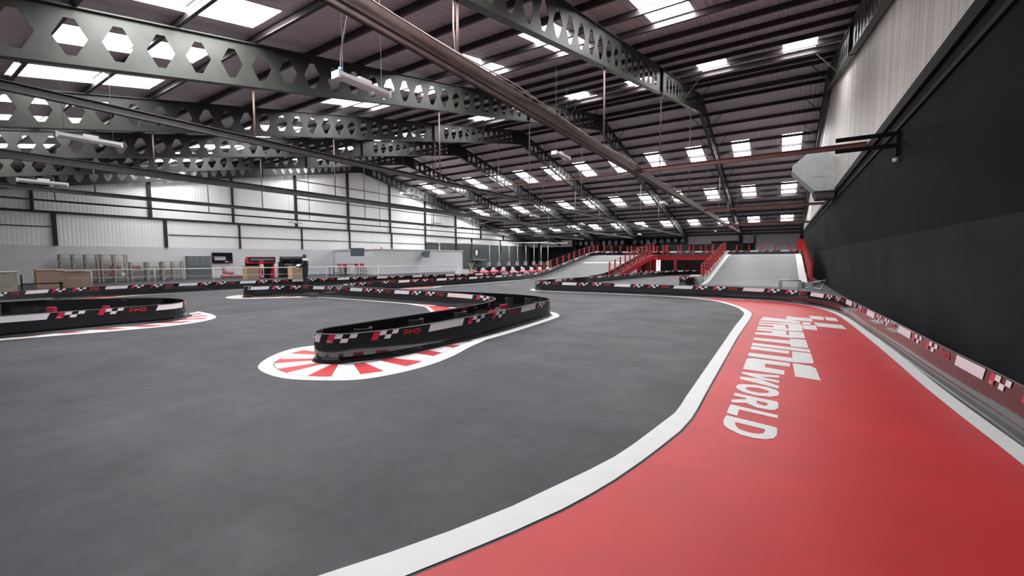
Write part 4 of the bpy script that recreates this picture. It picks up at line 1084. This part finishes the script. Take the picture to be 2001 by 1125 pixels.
# racing arcade machine
A = empty('racing_arcade_machine', (-35.2, 17.55, 0), 'red and black twin-seat racing arcade machine with a slanted sign', 'arcade machine')
MB().prism([(-0.2,1.25),(0.1,1.72),(0.2,1.72),(0.2,1.2)], -1.1, 1.1, fr=lambda u, v, w: (u-0.2, w, v)).build('sign_box', 'stred', A)
MB().box(0.0,-0.95,1.3,0.03,1.1,1.68).build('screen_surround', 'black', A)
MB().box(0.03,-0.85,1.42,0.04,1.0,1.6).build('sign_picture', 'teal', A)
MB().box(-0.5,-1.0,0,-0.1,1.1,1.25).build('rear_cabinet', 'black', A)
MB().box(0.031,-0.2,1.05,0.06,0.15,1.45).build('red_panel', 'stred', A)
for s in (-0.35, 0.75):
    MB().prism([(0.2,0.05),(0.65,0.05),(0.75,1.0),(0.5,1.02)], s-0.2, s+0.2, fr=lambda u, v, w: (u, w, v)).build('seat_back', 'stred', A)
    MB().prism([(0.62,0.1),(0.68,0.1),(0.79,1.1),(0.6,1.12)], s-0.1, s+0.12, fr=lambda u, v, w: (u, w, v)).build('white_stripe', 'white', A)
    MB().box(0.69,s-0.04,0.25,0.76,s+0.06,0.85).build('sign_text_strip', 'darksteel', A)
# motorcycle style simulators
for i, y in enumerate((19.6, 20.65)):
    A = empty('motorbike_simulator', (-35.0, y, 0), 'dark motorbike arcade simulator, ' + ('left' if i == 0 else 'right') + ' one beside the man', 'arcade machine')
    MB().box(-0.6,-0.5,0,-0.35,0.5,1.3).build('rear_cabinet', 'darksteel', A)
    MB().prism([(-0.55,1.2),(-0.5,1.72),(-0.2,1.75),(-0.05,1.55),(-0.3,1.2)], -0.42, 0.42, fr=lambda u, v, w: (u, w, v)).build('screen_hood', 'darksteel', A)
    MB().box(-0.19,-0.38,1.32,-0.17,0.38,1.62).build('screen', 'screen', A)
    MB().lathe([(0,-0.12),(0.14,-0.1),(0.18,0),(0.14,0.1),(0,0.12)], (0.1,0,0.75), 12, ax='x', sx=1.0, sy=2.0).build('bike_body', 'darksteel', A, smooth=True)
    MB().lathe([(0.2,-0.05),(0.3,-0.05),(0.3,0.05),(0.2,0.05),(0.2,-0.05)], (0.35,0,0.3), 18, ax='y').build('wheel', 'rubber', A)
    MB().tube([(0.1,-0.35,1.05),(0.0,-0.1,1.1),(0.0,0.1,1.1),(0.1,0.35,1.05)], 0.02, 6).build('handlebar', 'galv', A, smooth=True)
    MB().box(0.0,-0.1,0,0.5,0.1,0.45).build('pedestal', 'black', A)
cabinet(-31.5, 17.95, 18.75, 1.0, 0.6, 'brown chipboard counter directly beside the man in dark overalls', body='card', top='card')
# table frame right of the man
r = empty('steel_table', (-30.8, 21.3, 0), 'plain dark steel table frame to the right of the man', 'table')
MB().box(-0.3,-0.55,0.88,0.3,0.55,0.92).build('table_top', 'offwhite', r)
for x, y in ((-0.27,-0.5),(-0.27,0.5),(0.27,-0.5),(0.27,0.5)): MB().box(x-0.02,y-0.02,0,x+0.02,y+0.02,0.88).build('leg', 'darksteel', r)
MB().box(0.25,-0.5,0.4,0.29,0.5,0.44).build('stretcher', 'darksteel', r)
# bistro table and chairs
r = empty('bistro_table', (-34.8, 25.0, 0), 'tall dark bistro table with red chairs round it, left of the doorway', 'table')
MB().box(-0.4,-0.8,1.0,0.4,0.8,1.05).build('table_top', 'darksteel', r); MB().box(-0.06,-0.06,0,0.06,0.06,1.0).build('pedestal', 'darksteel', r); MB().box(-0.3,-0.3,0,0.3,0.3,0.03).build('base', 'darksteel', r)
ch0 = None
for i, (x, y, rz) in enumerate(((-34.2,24.1,0.2),(-34.2,24.6,0),(-34.2,25.9,0),(-34.2,26.5,-0.1))):
    lab = 'red-backed high chair at the bistro table, ' + ('leftmost', 'second from left', 'third from left', 'rightmost, beside the doorway')[i]
    if ch0 is None:
        c = empty('high_chair', (x, y, 0), lab, 'chair', 'red high chairs at the bistro table', rz)
        MB().box(-0.2,-0.2,0.62,0.2,0.2,0.66).build('seat', 'stred', c); MB().box(-0.2,-0.2,0.85,-0.16,0.2,1.08).build('backrest', 'stred', c)
        for a, b in ((-0.18,-0.18),(-0.18,0.18),(0.18,-0.18),(0.18,0.18)): MB().box(a-0.015,b-0.015,0,a+0.015,b+0.015,0.62 if a > 0 else 1.05).build('leg', 'darksteel', c)
        ch0 = c
    else: copy_tree(ch0, (x, y, 0), lab, rz)
# fan on the dark cladding
r = empty('wall_fan', (GX+0.35, 51.2, 2.3), 'grey wall extractor with a white oval opening on the dark cladding', 'fan')
MB().box(-0.25,-1.1,-0.9,0,1.1,0.95).build('casing', 'darkclad', r)
MB().lathe([(0,0.02),(0.62,0.02),(0.62,0.0)], (0,-0.1,0.15), 24, ax='x').build('ring', 'darksteel', r)
MB().lathe([(0,0.04),(0.45,0.04),(0.45,0.0)], (0,-0.1,0.15), 24, ax='x', sx=0.7, sy=1.0).build('opening', 'white', r)
MB().box(-0.1,-1.7,-1.0,0.6,1.7,-0.9).build('ledge', 'vent', r)

# ------------------------------------------------------------------ kart refuelling stalls
F_ = empty('cable_gantry', (0,0,0), 'pale overhead gantry tube above the row of kart charging posts', 'gantry')
ysP = [38.2,40.1,42.2,44.1,46.1,48.2,50.1,52.1]
MB().tube([(-27.5,ysP[0],3.25),(-27.5,ysP[-1],3.7)], 0.06, 8).build('top_tube', 'offwhite', F_, smooth=True)
MB().tube([(-27.5,ysP[-1],3.6),(-24.5,ysP[-1],3.6)], 0.05, 8).tube([(-27.5,ysP[0],3.25),(-31.5,ysP[0],3.3)], 0.05, 8).build('cross_tube', 'offwhite', F_, smooth=True)
p0 = None
for i, y in enumerate(ysP):
    lab = ('first', 'second', 'third', 'fourth', 'fifth', 'sixth', 'seventh', 'eighth')[i] + ' pale charging post from the left behind the parked karts'
    if p0 is None:
        p0 = empty('charging_post', (-27.5, y, 0), lab, 'post', 'charging posts in the kart pit')
        MB().tube([(0,0,0.0),(0,0,3.28)], 0.045, 8).build('pole', 'galv', p0, smooth=True)
        MB().box(-0.05,-0.42,0.55,0.2,-0.02,1.15).build('control_box', 'vent', p0)
        MB().box(-0.12,0.0,0.45,0.1,0.22,1.2).build('dark_strip', 'black', p0)
        MB().box(-0.25,-0.35,0,0.3,0.15,0.5).build('black_base', 'black', p0)
    else: copy_tree(p0, (-27.5, y, 0), lab)
# ------------------------------------------------------------------ karts
def make_kart(loc, label, rz):
    k = empty('race_kart', loc, label, 'kart', 'red and white karts parked in the pit', rz)
    MB().box(-0.85,-0.32,0.06,0.85,0.32,0.11).build('chassis', 'darksteel', k)
    MB().prism([(-0.45,0.08),(0.35,0.08),(0.4,0.25),(-0.4,0.34)], 0.36, 0.66, fr=lambda u, v, w: (u, w, v)).build('side_pod', 'stred', k)
    MB().prism([(-0.45,0.08),(0.35,0.08),(0.4,0.25),(-0.4,0.34)], -0.66, -0.36, fr=lambda u, v, w: (u, w, v)).build('side_pod', 'stred', k)
    MB().prism([(0.7,0.06),(1.02,0.06),(1.02,0.2),(0.8,0.34)], -0.4, 0.4, fr=lambda u, v, w: (u, w, v)).build('nose_cone', 'stred', k)
    MB().prism([(0.35,0.3),(0.6,0.62),(0.66,0.6),(0.75,0.3)], -0.15, 0.15, fr=lambda u, v, w: (u, w, v)).build('front_panel', 'stwhite', k)
    MB().prism([(-1.0,0.08),(-0.88,0.08),(-0.88,0.35),(-1.0,0.35)], -0.66, 0.66, fr=lambda u, v, w: (u, w, v)).build('rear_bumper', 'stwhite', k)
    MB().prism([(-0.3,0.12),(0.2,0.12),(0.22,0.2),(-0.12,0.26),(-0.32,0.72),(-0.42,0.72)], -0.2, 0.2, fr=lambda u, v, w: (u, w, v)).build('seat', 'black', k)
    MB().box(-0.8,-0.3,0.12,-0.5,0.3,0.42).build('engine_cover', 'black', k)
    t = [(0.34+0.05*sin(a), 0.15*cos(a), 0.62+0.13*sin(a)) for a in [2*pi*i/12 for i in range(13)]]
    MB().tube(t, 0.018, 6, cap=False).build('steering_wheel', 'black', k, smooth=True)
    for x, r_, w in ((0.62,0.13,0.12),(-0.62,0.14,0.18)):
        for s in (-1, 1):
            MB().lathe([(0.05,-w/2),(r_,-w/2),(r_,w/2),(0.05,w/2),(0.05,-w/2)], (x,s*(0.55+w/4),r_), 14, ax='y').build('wheel', 'rubber', k)
    return k
kk = None
kpos = []
for i in range(8):
    kpos.append((-25.0-0.05*i, 33.2+1.85*i, 'first', i))
for i in range(7):
    kpos.append((-22.0, 34.0+1.75*i, 'second', i))
ords = ('first','second','third','fourth','fifth','sixth','seventh','eighth')
for x, y, row, i in kpos:
    lab = 'red and white kart parked in the pit, %s from the left in the %s row' % (ords[i], 'back' if row == 'first' else 'front')
    rz = -0.55+random.uniform(-0.08, 0.08)
    kk = make_kart((x, y, 0), lab, rz) if kk is None else kk
    if (x, y) != (kpos[0][0], kpos[0][1]): copy_tree(kk, (x, y, 0), lab, rz)
# small things by the room
small('storage_chest', MB().box(-25.8,30.3,0,-25.2,31.6,0.5), 'white', 'white chest standing behind the barrier before the grey room', 'chest')
mb = MB()
for i in range(14):
    a = 2*pi*i/14; mb.tube([(-24.6,31.2,0.3),(-24.6+0.12*cos(a),31.2+0.12*sin(a),0.8),(-24.6+0.3*cos(a),31.2+0.3*sin(a),1.05+0.1*(i%3))], 0.012, 5)
mb.lathe([(0,0),(0.14,0),(0.18,0.3),(0,0.3)], (-24.6,31.2,0), 12)
small('dry_plant', mb, 'plant', 'straw coloured dry plant in front of the grey room', 'plant')

# ------------------------------------------------------------------ the man
def skin_body(name, verts, edges, rad, m, parent, sub=2, root=0):
    me = bpy.data.meshes.new(name); me.from_pydata(verts, edges, []); me.materials.append(M[m])
    o = bpy.data.objects.new(name, me); COL.objects.link(o)
    md = o.modifiers.new('skin', 'SKIN'); md.use_smooth_shade = True
    if not me.skin_vertices: me.attributes  # layer is made by the modifier
    sv = me.skin_vertices[0].data if me.skin_vertices else None
    if sv:
        for i, r_ in enumerate(rad): sv[i].radius = (r_[0], r_[1]) if isinstance(r_, tuple) else (r_, r_)
        sv[root].use_root = True
    s2 = o.modifiers.new('sub', 'SUBSURF'); s2.levels = sub; s2.render_levels = sub
    o.parent = parent
    return o
MAN = empty('person', (-21.55, 13.0, 0), 'person in dark overalls holding a white helmet, standing by the far barrier', 'person', rz=radians(215))
# faces local +x; z up
V = [(0,0,0.95),(0,0,1.12),(0.01,0,1.3),(0.0,0,1.45),(0.02,0,1.52),(0.04,0,1.60),(0.045,0,1.68),      # 0 pelvis..6 crown
     (0.0,0.17,1.42),(0.02,0.22,1.16),(0.26,0.16,1.10),                                              # 7 shoulder L, 8 elbow, 9 wrist
     (0.0,-0.17,1.42),(0.02,-0.22,1.16),(0.26,-0.16,1.10),
     (0.0,0.10,0.88),(0.03,0.11,0.50),(-0.02,0.12,0.10),(0.12,0.13,0.04),
     (0.0,-0.10,0.88),(0.05,-0.11,0.50),(0.0,-0.12,0.10),(0.14,-0.13,0.04)]
E_ = [(0,1),(1,2),(2,3),(3,4),(4,5),(5,6),(3,7),(7,8),(8,9),(3,10),(10,11),(11,12),(0,13),(13,14),(14,15),(15,16),(0,17),(17,18),(18,19),(19,20)]
Rb = [(0.13,0.10),(0.13,0.10),(0.15,0.10),(0.10,0.08),(0.055,0.055),(0.085,0.085),(0.06,0.06),
      0.06,0.045,0.028, 0.06,0.045,0.028, 0.08,0.055,0.04,0.035, 0.08,0.055,0.04,0.035]
def with_skin(name, V, E, R, m, parent, root=0):
    import bmesh
    bm = bmesh.new(); lay = bm.verts.layers.skin.verify()
    vs = [bm.verts.new(v) for v in V]
    for v, r_ in zip(vs, R): v[lay].radius = r_ if isinstance(r_, tuple) else (r_, r_)
    for a, b in E: bm.edges.new((vs[a], vs[b]))
    vs[root][lay].use_root = True
    me = bpy.data.meshes.new(name); bm.to_mesh(me); bm.free(); me.materials.append(M[m])
    o = bpy.data.objects.new(name, me); COL.objects.link(o); o.parent = parent
    sk = o.modifiers.new('skin', 'SKIN'); sk.use_smooth_shade = True
    ss = o.modifiers.new('sub', 'SUBSURF'); ss.levels = 2; ss.render_levels = 2
    return o
# fingers: five chains at each hand rooted in the palm
VV = list(V); EE = list(E_); RR = list(Rb)
for wi, sgn in ((9, 1), (12, -1)):
    wx, wy, wz = V[wi]
    palm = len(VV); VV.append((wx+0.055, wy-0.02*sgn, wz)); RR.append((0.034, 0.018)); EE.append((wi, palm))
    for j, (dz, ln) in enumerate(((0.03,0.065),(0.01,0.075),(-0.01,0.07),(-0.03,0.055))):
        a = len(VV); VV.append((wx+0.085, wy-0.03*sgn, wz+dz)); VV.append((wx+0.085+ln*0.5, wy-0.045*sgn, wz+dz)); VV.append((wx+0.085+ln*0.8, wy-0.08*sgn, wz+dz))
        RR += [0.010, 0.009, 0.008]; EE += [(palm, a), (a, a+1), (a+1, a+2)]
    a = len(VV); VV.append((wx+0.05, wy-0.045*sgn, wz+0.045)); VV.append((wx+0.085, wy-0.07*sgn, wz+0.055)); RR += [0.011, 0.009]; EE += [(palm, a), (a, a+1)]
with_skin('body', VV, EE, RR, 'skin', MAN)
CV = [(0,0,0.95),(0,0,1.12),(0.01,0,1.3),(0.0,0,1.44),(0.0,0.18,1.42),(0.02,0.23,1.16),(0.24,0.165,1.105),(0.0,-0.18,1.42),(0.02,-0.23,1.16),(0.24,-0.165,1.105),
      (0.0,0.10,0.88),(0.03,0.11,0.50),(-0.02,0.12,0.10),(0.0,-0.10,0.88),(0.05,-0.11,0.50),(0.0,-0.12,0.10)]
CE = [(0,1),(1,2),(2,3),(3,4),(4,5),(5,6),(3,7),(7,8),(8,9),(0,10),(10,11),(11,12),(0,13),(13,14),(14,15)]
CR = [(0.16,0.125),(0.16,0.12),(0.175,0.125),(0.12,0.1),0.08,0.062,0.045,0.08,0.062,0.045,0.105,0.08,0.062,0.105,0.08,0.062]
with_skin('overalls', CV, CE, CR, 'navy', MAN)
MB().lathe([(0.0,-0.05),(0.09,-0.04),(0.1,0.0),(0.08,0.05),(0,0.06)], (0.0,0.12,1.47), 12).lathe([(0.0,-0.05),(0.09,-0.04),(0.1,0.0),(0.08,0.05),(0,0.06)], (0.0,-0.12,1.47), 12).build('white_shoulder_patch', 'white', MAN, smooth=True)
MB().lathe([(0.088,1.60),(0.100,1.65),(0.095,1.72),(0.06,1.765),(0,1.78)], (0.03,0,0), 14).build('hair', 'hair', MAN, smooth=True)
MB().lathe([(0,-0.012),(0.014,0),(0,0.012)], (0.125,0.0,1.615), 8, sy=1).build('nose', 'skin', MAN, smooth=True)
for s in (-1, 1):
    MB().lathe([(0,-0.007),(0.008,0),(0,0.007)], (0.118,0.03*s,1.645), 8).build('eye', 'black', MAN, smooth=True)
    MB().lathe([(0,-0.03),(0.012,0),(0,0.03)], (0.04,0.088*s,1.63), 8).build('ear', 'skin', MAN, smooth=True)
    MB().box(-0.08,0.12*s-0.05,0,0.2,0.12*s+0.05,0.09).build('shoe', 'black', MAN)
MB().box(0.121,-0.02,1.582,0.126,0.02,1.588).build('mouth', 'kerbred', MAN)
H = empty('crash_helmet', (-21.55+cos(radians(215))*0.36, 13.0+sin(radians(215))*0.36, 1.1), 'shiny white crash helmet held by the man in dark overalls', 'helmet')
MB().lathe([(0.0,-0.13),(0.10,-0.13),(0.135,-0.06),(0.14,0.02),(0.11,0.1),(0.05,0.135),(0,0.14)], (0,0,0), 18).build('shell', 'white', H, smooth=True)
MB().lathe([(0.141,-0.03),(0.143,0.0),(0.141,0.04)], (0,0,0), 18).build('visor', 'screen', H, smooth=True)
